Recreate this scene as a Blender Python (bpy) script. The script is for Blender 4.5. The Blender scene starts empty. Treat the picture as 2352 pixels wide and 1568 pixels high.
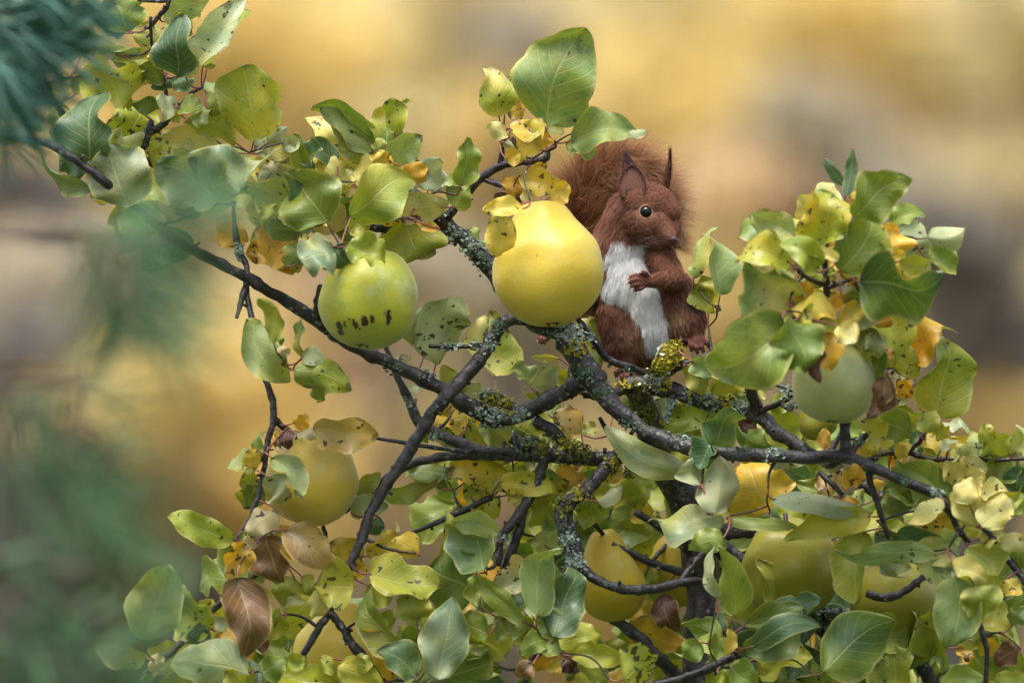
import bpy, bmesh, math, random
import numpy as np
from mathutils import Vector, Matrix, noise as mnoise
from mathutils.bvhtree import BVHTree

rng = np.random.default_rng(7)
random.seed(7)
SC = bpy.context.scene
COL = SC.collection

# ------------------------------------------------------------------ camera
FOCAL, SENSOR, WID = 400.0, 36.0, 0.75          # millimetres, frame width in metres at the focus distance
DIST = WID * FOCAL / SENSOR                     # 8.33 m
CAMZ = 1.75
cam_d = bpy.data.cameras.new('camera')
cam = bpy.data.objects.new('camera', cam_d)
COL.objects.link(cam)
cam.location = (0, -DIST, CAMZ)
cam.rotation_euler = (math.radians(90), 0, 0)
cam_d.lens = FOCAL
cam_d.sensor_width = SENSOR
cam_d.clip_start = 0.1
cam_d.clip_end = 2000
cam_d.dof.use_dof = True
cam_d.dof.focus_distance = DIST
cam_d.dof.aperture_fstop = 5.6
SC.camera = cam

# ------------------------------------------------------------------ world, sun, exposure (soft overcast daylight)
SUN_EL, SUN_AZ = math.radians(74), math.radians(215)   # azimuth measured from +Y towards +X
world = bpy.data.worlds.new('World')
SC.world = world
world.use_nodes = True
wn, wl = world.node_tree.nodes, world.node_tree.links
wn.clear()
w_out = wn.new('ShaderNodeOutputWorld')
w_bg = wn.new('ShaderNodeBackground')
w_sky = wn.new('ShaderNodeTexSky')
w_sky.sky_type = 'NISHITA'
w_sky.sun_disc = False
w_sky.sun_elevation = SUN_EL
w_sky.sun_rotation = SUN_AZ
w_sky.dust_density = 4.0
w_hs = wn.new('ShaderNodeHueSaturation')
w_hs.inputs['Saturation'].default_value = 0.55
w_bg.inputs['Strength'].default_value = 0.11
wl.new(w_sky.outputs[0], w_hs.inputs['Color'])
wl.new(w_hs.outputs[0], w_bg.inputs[0])
wl.new(w_bg.outputs[0], w_out.inputs[0])
sun_d = bpy.data.lights.new('sun', 'SUN')
sun_d.energy = 1.5
sun_d.angle = math.radians(40)
sun_d.color = (1.0, 0.98, 0.95)
sun = bpy.data.objects.new('sun', sun_d)
COL.objects.link(sun)
sdir = Vector((math.sin(SUN_AZ) * math.cos(SUN_EL), math.cos(SUN_AZ) * math.cos(SUN_EL), math.sin(SUN_EL)))
sun.rotation_euler = sdir.to_track_quat('Z', 'Y').to_euler()
sun.location = sdir * 20
SC.view_settings.view_transform = 'Standard'
SC.view_settings.look = 'None'
SC.view_settings.gamma = 1.0
SC.view_settings.use_curve_mapping = False
SC.view_settings.exposure = 1.36
SC.render.engine = 'CYCLES'
SC.cycles.use_denoising = True
SC.cycles.max_bounces = 5
SC.cycles.diffuse_bounces = 2
SC.cycles.transparent_max_bounces = 6
SC.cycles.transmission_bounces = 4
SC.cycles.caustics_reflective = False
SC.cycles.caustics_refractive = False

# ------------------------------------------------------------------ helpers
PX = WID / 2352.0                                # metres per photo pixel (2352 wide) in the focus plane

def P(x, y, d=0.0):
    """point d metres behind the focus plane that is seen at (x, y)"""
    k = (DIST + d) / DIST
    return np.array([(x - 1176) * PX * k, d, CAMZ - (y - 784) * PX * k])

def nrm(v):
    v = np.asarray(v, float)
    return v / max(1e-9, np.linalg.norm(v))

def tag(o, label=None, cat=None, group=None, kind=None):
    if label: o['label'] = label
    if cat: o['category'] = cat
    if group: o['group'] = group
    if kind: o['kind'] = kind
    return o

def link(name, data, parent=None):
    o = bpy.data.objects.new(name, data)
    COL.objects.link(o)
    if parent is not None:
        o.parent = parent
        if parent.parent is None: o.matrix_parent_inverse = Matrix.Translation(parent.location).inverted()
    return o

def empty(name, loc):
    o = bpy.data.objects.new(name, None)
    COL.objects.link(o)
    o.location = loc
    o.empty_display_size = 0.02
    return o

def mesh_np(name, V, F, mats=(), smooth=True, col=None, uv=None):
    """V (n,3); F an (m,k) array or list of index tuples"""
    me = bpy.data.meshes.new(name)
    V = np.asarray(V, np.float32)
    if isinstance(F, np.ndarray):
        m, k = F.shape
        me.vertices.add(len(V)); me.vertices.foreach_set('co', V.ravel())
        me.loops.add(m * k); me.loops.foreach_set('vertex_index', F.astype(np.int32).ravel())
        me.polygons.add(m)
        me.polygons.foreach_set('loop_start', np.arange(0, m * k, k, dtype=np.int32))
        me.polygons.foreach_set('loop_total', np.full(m, k, np.int32))
        me.update(calc_edges=True)
    else:
        me.from_pydata(V.tolist(), [], F)
    if smooth:
        me.polygons.foreach_set('use_smooth', np.ones(len(me.polygons), bool))
    if col is not None:
        a = me.attributes.new('col', 'FLOAT_COLOR', 'POINT')
        a.data.foreach_set('color', np.asarray(col, np.float32).ravel())
    if uv is not None:
        l = me.uv_layers.new(name='UVMap')
        idx = np.empty(len(me.loops), np.int32); me.loops.foreach_get('vertex_index', idx)
        l.data.foreach_set('uv', np.asarray(uv, np.float32)[idx].ravel())
    for m_ in mats: me.materials.append(m_)
    return me

def catmull(pts, n):
    pts = np.asarray(pts, float)
    ext = np.vstack([2 * pts[0] - pts[1], pts, 2 * pts[-1] - pts[-2]])
    out = []
    for i in range(1, len(ext) - 2):
        p0, p1, p2, p3 = ext[i - 1], ext[i], ext[i + 1], ext[i + 2]
        for t in np.linspace(0, 1, n, endpoint=False):
            out.append(0.5 * ((2 * p1) + (-p0 + p2) * t + (2 * p0 - 5 * p1 + 4 * p2 - p3) * t * t + (-p0 + 3 * p1 - 3 * p2 + p3) * t ** 3))
    out.append(ext[-2])
    return np.array(out)

def tube(pts, rad, segs=8, rough=0.0, seed=0):
    """closed tapered tube with an uneven skin; returns V, F(list)"""
    pts = np.asarray(pts, float); rad = np.asarray(rad, float)
    n = len(pts)
    T = np.gradient(pts, axis=0)
    T /= np.maximum(1e-9, np.linalg.norm(T, axis=1))[:, None]
    up = np.array([0.13, 0.7, 0.7]); a = nrm(np.cross(T[0], up))
    V, F = [], []
    for i in range(n):
        a = nrm(a - T[i] * np.dot(a, T[i])); b = np.cross(T[i], a)
        for j in range(segs):
            th = 2 * math.pi * j / segs
            r = rad[i]
            dvec = a * math.cos(th) + b * math.sin(th)
            if rough:
                q = Vector(pts[i] + dvec * r) * (1 / max(rad.max() * 1.3, 1e-5))
                r = r * (1 + rough * mnoise.noise(q + Vector((seed * 3.1, 0, 0))) + 0.5 * rough * mnoise.noise(q * 2.7))
            V.append(pts[i] + dvec * r)
    for i in range(n - 1):
        for j in range(segs):
            k = (j + 1) % segs
            F.append((i * segs + j, i * segs + k, (i + 1) * segs + k, (i + 1) * segs + j))
    F.append(tuple(range(segs - 1, -1, -1)))
    F.append(tuple((n - 1) * segs + j for j in range(segs)))
    return V, F

# ------------------------------------------------------------------ materials
class NT:
    def __init__(self, name):
        self.m = bpy.data.materials.new(name); self.m.use_nodes = True
        self.n = self.m.node_tree.nodes; self.l = self.m.node_tree.links
        self.n.clear()
        self.out = self.n.new('ShaderNodeOutputMaterial')
    def node(self, t, **kw):
        o = self.n.new('ShaderNode' + t)
        for k, v in kw.items(): setattr(o, k, v)
        return o
    def set(self, sock, v):
        if hasattr(v, 'links') or isinstance(v, bpy.types.NodeSocket): self.l.new(v, sock)
        else: sock.default_value = v
    def math(self, op, a, b=0.5, c=None, clamp=False):
        o = self.node('Math', operation=op, use_clamp=clamp)
        self.set(o.inputs[0], a); self.set(o.inputs[1], b)
        if c is not None: self.set(o.inputs[2], c)
        return o.outputs[0]
    def mix(self, f, a, b, mode='MIX'):
        o = self.node('Mix', data_type='RGBA', blend_type=mode)
        self.set(o.inputs[0], f); self.set(o.inputs[6], a); self.set(o.inputs[7], b)
        return o.outputs[2]
    def noise(self, scale, detail=3, rough=0.55, vec=None, w=None):
        o = self.node('TexNoise')
        o.inputs['Scale'].default_value = scale; o.inputs['Detail'].default_value = detail; o.inputs['Roughness'].default_value = rough
        if vec is not None: self.l.new(vec, o.inputs['Vector'])
        return o.outputs['Fac']
    def ramp(self, f, lo, hi):
        o = self.node('MapRange', clamp=True)
        o.interpolation_type = 'SMOOTHSTEP'
        self.set(o.inputs[0], f); self.set(o.inputs[1], lo); self.set(o.inputs[2], hi)
        return o.outputs[0]
    def bump(self, h, strength, dist=0.001):
        o = self.node('Bump'); o.inputs['Strength'].default_value = strength; o.inputs['Distance'].default_value = dist
        self.l.new(h, o.inputs['Height'])
        return o.outputs[0]
    def bsdf(self, color, rough=0.5, spec=0.5, normal=None, **kw):
        o = self.node('BsdfPrincipled')
        self.set(o.inputs['Base Color'], color); self.set(o.inputs['Roughness'], rough); self.set(o.inputs['Specular IOR Level'], spec)
        if normal is not None: self.l.new(normal, o.inputs['Normal'])
        for k, v in kw.items(): self.set(o.inputs[k], v)
        return o
    def finish(self, s):
        self.l.new(s, self.out.inputs['Surface']); return self.m

def rgb(r, g, b): return (r, g, b, 1.0)

def leaf_material():
    t = NT('quince_leaf')
    at = t.node('Attribute', attribute_name='col')
    uv = t.node('UVMap'); sep = t.node('SeparateXYZ'); t.l.new(uv.outputs[0], sep.inputs[0])
    u, v = sep.outputs[0], t.math('ABSOLUTE', t.math('MULTIPLY_ADD', sep.outputs[1], 2.0, -1.0))
    geo = t.node('NewGeometry'); pos = geo.outputs['Position']
    n1 = t.noise(38, 4, 0.6, pos); n2 = t.noise(110, 3, 0.6, pos)
    c = t.mix(t.ramp(n1, 0.35, 0.68), at.outputs['Color'], t.mix(1.0, at.outputs['Color'], rgb(1.35, 1.12, 0.75), 'MULTIPLY'))
    c = t.mix(t.ramp(n2, 0.52, 0.75), c, t.mix(1.0, c, rgb(0.66, 0.80, 0.80), 'MULTIPLY'))
    # veins: midrib and side ribs running forward to the edge
    mid = t.math('SUBTRACT', 1.0, t.ramp(v, 0.012, 0.05))
    ph = t.math('FRACT', t.math('MULTIPLY_ADD', u, 7.5, t.math('MULTIPLY', v, -2.6)))
    side = t.math('MULTIPLY', t.math('SUBTRACT', 1.0, t.ramp(t.math('ABSOLUTE', t.math('SUBTRACT', ph, 0.5)), 0.02, 0.085)), 0.5)
    vein = t.math('MAXIMUM', mid, side)
    veinc = t.mix(0.55, c, rgb(0.62, 0.60, 0.26))
    c = t.mix(t.math('MULTIPLY', vein, 0.6), c, veinc)
    # pale thin margin
    c = t.mix(t.math('MULTIPLY', t.ramp(v, 0.86, 0.98), 0.65), c, t.mix(0.6, c, rgb(0.66, 0.56, 0.18)))
    # leaf spot and rust blotches, amount in alpha
    sp = t.noise(190, 2, 0.5, pos); sp2 = t.noise(60, 2, 0.5, pos)
    sv = t.math('ADD', t.math('MULTIPLY', sp, 0.75), t.math('MULTIPLY', sp2, 0.25))
    thr = t.math('SUBTRACT', 0.725, t.math('MULTIPLY', at.outputs['Alpha'], 0.17))
    spm = t.ramp(t.math('SUBTRACT', sv, thr), 0.0, 0.025)
    edge = t.ramp(t.math('ADD', t.math('MULTIPLY', t.noise(55, 3, 0.6, pos), 0.75), t.math('MULTIPLY', t.math('MAXIMUM', v, u), 0.42)), 0.80, 0.86)
    c = t.mix(t.math('MULTIPLY', edge, t.math('MULTIPLY', at.outputs['Alpha'], 1.0)), c, rgb(0.10, 0.05, 0.02))
    back = geo.outputs['Backfacing']
    pale = t.mix(0.42, c, rgb(0.36, 0.41, 0.25))
    c = t.mix(back, c, pale)
    c = t.mix(t.math('MULTIPLY', spm, 0.88), c, rgb(0.028, 0.018, 0.012))
    h = t.math('ADD', t.math('MULTIPLY', vein, -0.5), t.math('MULTIPLY', t.noise(260, 3, 0.6, pos), 0.6))
    nb = t.bump(h, 0.55, 0.0010)
    wet = t.ramp(t.noise(45, 3, 0.5, pos), 0.42, 0.6)
    rough = t.math('ADD', t.math('MULTIPLY_ADD', wet, -0.18, 0.56), t.math('MULTIPLY', back, 0.28))
    b = t.bsdf(c, rough, 0.5, nb)
    t.set(b.inputs['Coat Weight'], t.math('MULTIPLY', t.ramp(t.noise(70, 3, 0.6, pos), 0.44, 0.58), t.math('MULTIPLY_ADD', back, -0.16, 0.18)))
    b.inputs['Coat Roughness'].default_value = 0.18
    tr = t.node('BsdfTranslucent'); t.l.new(t.mix(1.0, c, rgb(1.15, 1.15, 0.55), 'MULTIPLY'), tr.inputs[0]); t.l.new(nb, tr.inputs['Normal'])
    ms = t.node('MixShader'); ms.inputs[0].default_value = 0.24
    t.l.new(b.outputs[0], ms.inputs[1]); t.l.new(tr.outputs[0], ms.inputs[2])
    return t.finish(ms.outputs[0])

def bark_material(name, c1, c2, lich, amount):
    t = NT(name)
    geo = t.node('NewGeometry'); pos = geo.outputs['Position']
    a = t.noise(70, 5, 0.65, pos); b = t.noise(420, 3, 0.6, pos)
    c = t.mix(t.ramp(a, 0.38, 0.68), c1, c2)
    c = t.mix(t.ramp(b, 0.5, 0.72), c, t.mix(1.0, c, rgb(2.2, 2.1, 2.1), 'MULTIPLY'))
    # pale crust spots and grey green film of lichen
    vo = t.node('TexVoronoi', feature='F1'); vo.inputs['Scale'].default_value = 150; t.l.new(pos, vo.inputs['Vector'])
    spot = t.math('MULTIPLY', t.math('SUBTRACT', 1.0, t.ramp(vo.outputs['Distance'], 0.16, 0.32)), t.ramp(t.noise(28, 2, 0.5, pos), 0.48, 0.6))
    film = t.ramp(t.math('ADD', t.math('MULTIPLY', t.noise(33, 3, 0.5, pos), 0.6), t.math('MULTIPLY', t.noise(300, 2, 0.6, pos), 0.4)), 0.60 - amount, 0.66 - amount)
    c = t.mix(t.math('MULTIPLY', film, 0.75), c, lich)
    c = t.mix(t.math('MULTIPLY', spot, 0.7), c, rgb(0.27, 0.29, 0.26))
    h = t.math('ADD', t.math('MULTIPLY', a, 0.7), t.math('MULTIPLY', b, 0.4))
    h = t.math('ADD', h, t.math('MULTIPLY', film, 0.35))
    bs = t.bsdf(c, t.math('MULTIPLY_ADD', film, 0.4, 0.38), 0.5, t.bump(h, 1.0, 0.0022))
    return t.finish(bs.outputs[0])

def plain_material(name, c1, c2, scale, rough=0.6, spec=0.4, bump=0.3, dist=0.0008, transl=0.0, **kw):
    t = NT(name)
    geo = t.node('NewGeometry'); pos = geo.outputs['Position']
    a = t.noise(scale, 4, 0.6, pos)
    c = t.mix(t.ramp(a, 0.33, 0.68), c1, c2)
    bs = t.bsdf(c, rough, spec, t.bump(a, bump, dist), **kw)
    if transl:
        tr = t.node('BsdfTranslucent'); t.l.new(c, tr.inputs[0])
        ms = t.node('MixShader'); ms.inputs[0].default_value = transl
        t.l.new(bs.outputs[0], ms.inputs[1]); t.l.new(tr.outputs[0], ms.inputs[2])
        return t.finish(ms.outputs[0])
    return t.finish(bs.outputs[0])

def attr_material(name, rough=0.6, spec=0.3, transl=0.0, jitter=0.35, scale=300, **kw):
    t = NT(name)
    at = t.node('Attribute', attribute_name='col')
    geo = t.node('NewGeometry')
    f = t.noise(scale, 3, 0.6, geo.outputs['Position'])
    c = t.mix(1.0, at.outputs['Color'], t.mix(t.ramp(f, 0.3, 0.7), rgb(1 - jitter, 1 - jitter, 1 - jitter), rgb(1 + jitter, 1 + jitter, 1 + jitter)), 'MULTIPLY')
    bs = t.bsdf(c, rough, spec, **kw)
    if transl:
        tr = t.node('BsdfTranslucent'); t.l.new(c, tr.inputs[0])
        ms = t.node('MixShader'); ms.inputs[0].default_value = transl
        t.l.new(bs.outputs[0], ms.inputs[1]); t.l.new(tr.outputs[0], ms.inputs[2])
        return t.finish(ms.outputs[0])
    return t.finish(bs.outputs[0])

def quince_material(name, ripe, green, blush, green_amt=0.5, marks=None, pale_side=0.0, sheen=0.22):
    t = NT(name)
    tc = t.node('TexCoord'); obj = tc.outputs['Object']
    a = t.noise(32, 3, 0.5, obj); b = t.noise(140, 4, 0.65, obj); d = t.noise(900, 2, 0.5, obj)
    c = t.mix(t.ramp(a, 0.75 - green_amt * 0.55, 1.0 - green_amt * 0.45), ripe, green)
    c = t.mix(t.math('MULTIPLY', t.ramp(b, 0.5, 0.75), 0.45), c, blush)
    # grey down that clings in worn patches
    c = t.mix(t.math('MULTIPLY', t.ramp(t.noise(48, 4, 0.7, obj), 0.5, 0.7), 0.25 + pale_side * 0.5), c, t.mix(0.5, c, rgb(0.55, 0.55, 0.42)))
    sp = t.ramp(t.noise(240, 1, 0.5, obj), 0.80, 0.83)
    c = t.mix(t.math('MULTIPLY', sp, 0.6), c, rgb(0.10, 0.045, 0.02))
    if marks:
        sx = t.node('SeparateXYZ'); t.l.new(obj, sx.inputs[0])
        mp = t.node('Mapping'); mp.inputs['Scale'].default_value = (1.35, 1.35, 0.38); t.l.new(obj, mp.inputs[0])
        zz = t.math('ABSOLUTE', t.math('SUBTRACT', sx.outputs[2], t.math('MULTIPLY_ADD', sx.outputs[0], 0.18, marks[0])))
        band = t.math('SUBTRACT', 1.0, t.ramp(zz, marks[1] * 0.4, marks[1]))
        xx = t.math('ABSOLUTE', t.math('SUBTRACT', sx.outputs[0], marks[2]))
        band = t.math('MULTIPLY', band, t.math('SUBTRACT', 1.0, t.ramp(xx, marks[3] * 0.75, marks[3])))
        dn = t.node('TexNoise'); dn.inputs['Scale'].default_value = 210; t.l.new(obj, dn.inputs['Vector'])
        wv = t.node('VectorMath', operation='SCALE'); t.l.new(dn.outputs['Color'], wv.inputs[0]); wv.inputs['Scale'].default_value = 0.006
        av = t.node('VectorMath', operation='ADD'); t.l.new(mp.outputs[0], av.inputs[0]); t.l.new(wv.outputs[0], av.inputs[1])
        vo = t.node('TexVoronoi', feature='F1'); vo.inputs['Scale'].default_value = 125; t.l.new(av.outputs[0], vo.inputs['Vector'])
        cell = t.node('SeparateColor'); t.l.new(vo.outputs['Color'], cell.inputs[0])
        size = t.math('MULTIPLY', t.math('MULTIPLY_ADD', cell.outputs[0], 0.50, 0.06), band)
        scab = t.math('SUBTRACT', 1.0, t.ramp(t.math('SUBTRACT', vo.outputs['Distance'], size), -0.05, 0.02))
        halo = t.math('SUBTRACT', 1.0, t.ramp(t.math('SUBTRACT', vo.outputs['Distance'], size), 0.0, 0.22))
        gate = t.ramp(band, 0.05, 0.35)
        c = t.mix(t.math('MULTIPLY', t.math('MULTIPLY', halo, gate), 0.45), c, rgb(0.26, 0.20, 0.015))
        c = t.mix(t.math('MULTIPLY', scab, gate), c, t.mix(b, rgb(0.012, 0.006, 0.005), rgb(0.06, 0.025, 0.012)))
    h = t.math('ADD', t.math('MULTIPLY', b, 0.5), t.math('MULTIPLY', d, 0.35))
    bs = t.bsdf(c, t.math('MULTIPLY_ADD', b, 0.35, 0.24), 0.5, t.bump(h, 0.40, 0.0014))
    bs.inputs['Sheen Weight'].default_value = sheen
    bs.inputs['Sheen Roughness'].default_value = 0.5
    return t.finish(bs.outputs[0])

M_LEAF = leaf_material()
M_BARK = bark_material('quince_bark', rgb(0.013, 0.011, 0.011), rgb(0.055, 0.046, 0.046), rgb(0.10, 0.13, 0.10), 0.02)  # lighter purple grey mottle also paints in the wet sheen
M_TWIG = bark_material('quince_twig_bark', rgb(0.014, 0.009, 0.009), rgb(0.045, 0.026, 0.024), rgb(0.09, 0.11, 0.09), -0.03)
M_STALK = plain_material('leaf_stalk_skin', rgb(0.20, 0.035, 0.04), rgb(0.34, 0.15, 0.10), 60, 0.45)
M_LICHEN = attr_material('lichen', 0.9, 0.1, 0.1, 0.3, 500)
M_DEAD = plain_material('dry_sepal', rgb(0.05, 0.025, 0.015), rgb(0.16, 0.09, 0.05), 300, 0.8)
t_ = NT('water')
t_tr = t_.node('BsdfTransparent'); t_tr.inputs[0].default_value = (.97, .97, .95, 1)
t_gl = t_.node('BsdfGlossy'); t_gl.inputs['Roughness'].default_value = .04
t_fr = t_.node('Fresnel'); t_fr.inputs['IOR'].default_value = 1.33
t_ge = t_.node('NewGeometry')
t_fa = t_.math('MULTIPLY', t_fr.outputs[0], t_.math('SUBTRACT', 1.0, t_ge.outputs['Backfacing']))   # only the outer face mirrors the sky
t_ms = t_.node('MixShader'); t_.l.new(t_fa, t_ms.inputs[0]); t_.l.new(t_tr.outputs[0], t_ms.inputs[1]); t_.l.new(t_gl.outputs[0], t_ms.inputs[2])
M_WATER = t_.finish(t_ms.outputs[0])

# ================================================================== ground and the hillside behind
def build_ground():
    xs = np.concatenate([np.linspace(-300, -40, 14), np.linspace(-36, 36, 37), np.linspace(40, 300, 14)])
    ys = np.concatenate([np.linspace(-60, -10, 8), np.linspace(-8, 70, 40), np.linspace(80, 500, 16)])
    V = []
    for y in ys:
        for x in xs:
            s = max(0.0, y - 30.0)
            z = 0.42 * s - 0.0006 * s * s if s < 330 else 0.42 * 330 - 0.0006 * 330 * 330
            z += 0.25 * mnoise.noise(Vector((x * 0.15, y * 0.15, 0))) * min(1, max(0.0, (abs(y) + abs(x) - 2) / 10))
            V.append((x, y, z))
    nx = len(xs)
    F = [(j * nx + i, j * nx + i + 1, (j + 1) * nx + i + 1, (j + 1) * nx + i) for j in range(len(ys) - 1) for i in range(nx - 1)]
    t = NT('leaf_litter_grass')
    geo = t.node('NewGeometry'); pos = geo.outputs['Position']
    sy = t.node('SeparateXYZ'); t.l.new(pos, sy.inputs[0])
    lawn = t.mix(t.ramp(t.noise(1.5, 4, 0.6, pos), 0.4, 0.62), rgb(0.035, 0.055, 0.02), rgb(0.06, 0.075, 0.028))
    c = t.mix(t.ramp(t.noise(0.5, 5, 0.65, pos), 0.4, 0.62), rgb(0.26, 0.24, 0.10), rgb(0.50, 0.37, 0.16))
    c = t.mix(t.ramp(t.noise(3.0, 4, 0.7, pos), 0.5, 0.66), c, rgb(0.20, 0.18, 0.17))
    c = t.mix(t.ramp(t.math('ADD', sy.outputs[1], t.math('MULTIPLY', t.noise(0.3, 3, 0.6, pos), 6.0)), 17.0, 23.0), lawn, c)
    m = t.finish(t.bsdf(c, 0.9, 0.2, t.bump(t.noise(14, 4, 0.7, pos), 0.6, 0.05)).outputs[0])
    o = link('ground', mesh_np('ground', V, F, [m]))
    tag(o, kind='structure')
    return o
build_ground()

def ground_z(y):
    s = max(0.0, y - 30.0)
    return 0.42 * s - 0.0006 * s * s

M_BGLEAF = attr_material('autumn_foliage', 0.6, 0.25, 0.5, 0.2, 3.0)
M_BGBARK = plain_material('grey_shrub_bark', rgb(0.06, 0.055, 0.055), rgb(0.13, 0.12, 0.12), 20, 0.85)

def shrub(cx, cz, y, rx, rz, cols, n, size, label, group, name='autumn_shrub', bare=False):
    gz = ground_z(y)
    root = empty(name, (cx, y, gz))
    tag(root, label, 'shrub', group)
    V, F = [], []
    nst = 7 if not bare else 16
    for k in range(nst):
        a = random.uniform(0, 6.28)
        top = np.array([cx + math.cos(a) * rx * random.uniform(.2, .85), y + math.sin(a) * rx * .6 * random.random(), cz + rz * random.uniform(-.2, .85)])
        b = np.array([cx + random.uniform(-.06, .06), y + random.uniform(-.06, .06), gz - 0.03])
        mid = (b + top) / 2 + np.array([random.uniform(-.1, .1), random.uniform(-.1, .1), .1])
        v, f = tube(catmull([b, mid, top], 4), np.linspace(.018, .005, 9), 5)
        o_ = len(V); V += v; F += [tuple(i + o_ for i in q) for q in f]
    link('stems', mesh_np('stems', V, F, [M_BGBARK]), root)
    # leaves grow in clumps round the shoot ends, down to the ground
    ncl = 46
    cl = rng.normal(size=(ncl, 3)); cl /= np.linalg.norm(cl, axis=1)[:, None]
    cl *= (rng.random(ncl) ** 0.45)[:, None]
    ci = rng.integers(0, ncl, n)
    p = cl[ci] + rng.normal(size=(n, 3)) * 0.17
    p = p * np.array([rx, rx * .8, rz]) + np.array([cx, y, cz])
    p[:, 2] = np.maximum(p[:, 2], gz + .03)
    a = rng.normal(size=(n, 3)); a /= np.linalg.norm(a, axis=1)[:, None]
    b = np.cross(a, rng.normal(size=(n, 3))); b /= np.linalg.norm(b, axis=1)[:, None]
    s = size * rng.uniform(.6, 1.25, n)[:, None]
    w = s * 0.34
    V = np.stack([p - a * s * .5, p + b * w - a * s * .05, p + a * s * .5, p - b * w - a * s * .05], 1).reshape(-1, 3)
    F = np.arange(4 * n).reshape(n, 4)
    cc = np.array(cols)
    cidx = (ci * 7 + rng.integers(0, 2, n)) % len(cc)
    c = cc[cidx] * rng.uniform(.75, 1.25, (n, 1))
    c4 = np.concatenate([c, np.ones((n, 1))], 1).repeat(4, axis=0)
    o = link('crown', mesh_np('crown', V, F, [M_BGLEAF], smooth=False, col=c4), root)
    o['kind'] = 'stuff'
    return root

def at_r(x, y, d):
    return P(x, y, d)

GOLD = [(.87, .71, .32), (.90, .75, .36), (.81, .65, .30), (.88, .70, .27)]
OLIVE = [(.78, .68, .37), (.70, .63, .37), (.82, .70, .36), (.64, .55, .35)]
PEACH = [(.86, .64, .42), (.80, .63, .42), (.84, .68, .38), (.72, .58, .42)]
GREY = [(.60, .53, .40), (.58, .54, .46), (.54, .47, .36), (.68, .59, .38)]  # grey gaps between the crowns, put in as leaf colour
SLATE = [(.27, .25, .22), (.20, .18, .16), (.31, .29, .29), (.32, .27, .20)]  # shaded gaps between the crowns, put in as dark leaf colour
GREEN = [(.12, .17, .07), (.17, .20, .08), (.28, .27, .09), (.10, .14, .07)]
LAB = {
    'gold': ('golden yellow autumn shrub far behind the quince tree', 'golden shrubs far behind'),
    'olive': ('dull olive yellow autumn shrub far behind the quince tree', 'olive shrubs far behind'),
    'peach': ('peach orange autumn shrub far behind the quince tree', 'peach shrubs far behind'),
    'grey': ('greyish brown fading shrub far behind the quince tree', 'grey shrubs far behind'),
    'slate': ('dark slate grey shrub far behind the quince tree', 'slate shrubs far behind'),
    'green': ('dark green shrub far behind the pine branches', 'green shrubs far behind'),
}
PAL = {'gold': GOLD, 'olive': OLIVE, 'peach': PEACH, 'grey': GREY, 'slate': SLATE, 'green': GREEN}
# x, y in the frame, metres behind the tree, radii in photo pixels, kind
SHRUBS = [
    (520, 60, 27, 330, 220, 'gold'), (330, 330, 28, 260, 200, 'gold'), (760, 230, 29, 240, 210, 'gold'),
    (1080, 70, 28, 230, 190, 'olive'), (820, 470, 30, 260, 170, 'olive'), (1130, 330, 27.5, 200, 170, 'gold'),
    (1180, 100, 25, 110, 80, 'grey'), (960, 640, 25, 190, 100, 'grey'), (900, 330, 25.5, 110, 70, 'olive'),
    (1530, 230, 27, 250, 190, 'gold'), (1600, 20, 30, 280, 160, 'olive'), (1900, 60, 28, 260, 150, 'gold'),
    (2290, 120, 28, 250, 200, 'olive'), (2050, 200, 29, 200, 130, 'peach'), (1880, 270, 24.5, 150, 80, 'grey'),
    (1730, 440, 25, 190, 120, 'peach'), (2010, 450, 25, 180, 110, 'grey'), (2260, 430, 26, 220, 150, 'olive'),
    (2170, 560, 24, 210, 100, 'slate'), (2090, 720, 24.5, 150, 100, 'grey'), (2280, 800, 24, 190, 120, 'slate'),
    (2220, 960, 25.5, 260, 110, 'gold'), (1700, 700, 29, 330, 200, 'gold'), (1300, 800, 29, 330, 220, 'olive'),
    (60, 470, 25, 170, 130, 'slate'), (250, 560, 28, 250, 170, 'olive'), (80, 690, 24.5, 180, 130, 'grey'), (50, 790, 24, 130, 60, 'slate'),
    (470, 880, 26, 250, 150, 'gold'), (560, 1120, 27, 260, 170, 'gold'), (960, 1130, 26, 250, 200, 'gold'),
    (230, 1000, 26.5, 230, 160, 'olive'), (130, 1250, 25.5, 250, 190, 'green'), (420, 1350, 28, 280, 200, 'olive'),
    (850, 1430, 27.5, 300, 200, 'olive'), (150, 1530, 26, 260, 160, 'green'), (760, 820, 28, 260, 180, 'peach'),
    (1350, 1350, 29, 380, 300, 'gold'), (1850, 1300, 29, 380, 300, 'olive'), (2300, 1300, 29, 300, 300, 'gold'),
    (-230, 250, 28, 300, 300, 'gold'), (-250, 850, 27, 300, 300, 'grey'), (2600, 250, 28, 300, 300, 'gold'), (2640, 850, 27, 300, 300, 'olive'),
    (-700, 300, 28, 320, 320, 'olive'), (-700, 950, 27, 320, 320, 'gold'), (-1200, 500, 28, 330, 360, 'gold'), (-250, 1350, 27, 300, 260, 'green'), (3050, 350, 28, 320, 320, 'olive'), (3050, 950, 27, 320, 320, 'gold'), (3550, 600, 28, 330, 360, 'olive'), (2650, 1350, 27, 300, 260, 'gold'),
]
for (sx, sy, sd, srx, srz, k) in SHRUBS:
    c = P(sx, sy, sd); kk = PX * (DIST + sd) / DIST
    area = srx * srz / (250 * 180)
    shrub(c[0], c[2], sd, srx * kk, srz * kk, PAL[k], int(650 * area) + 260, 0.10, LAB[k][0], LAB[k][1])

# ================================================================== the quince tree
tree = empty('quince_tree', (P(1612, 784, .09)[0], .09, 0))
tag(tree, 'old lichen covered quince tree with green and yellow autumn leaves', 'tree')

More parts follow.
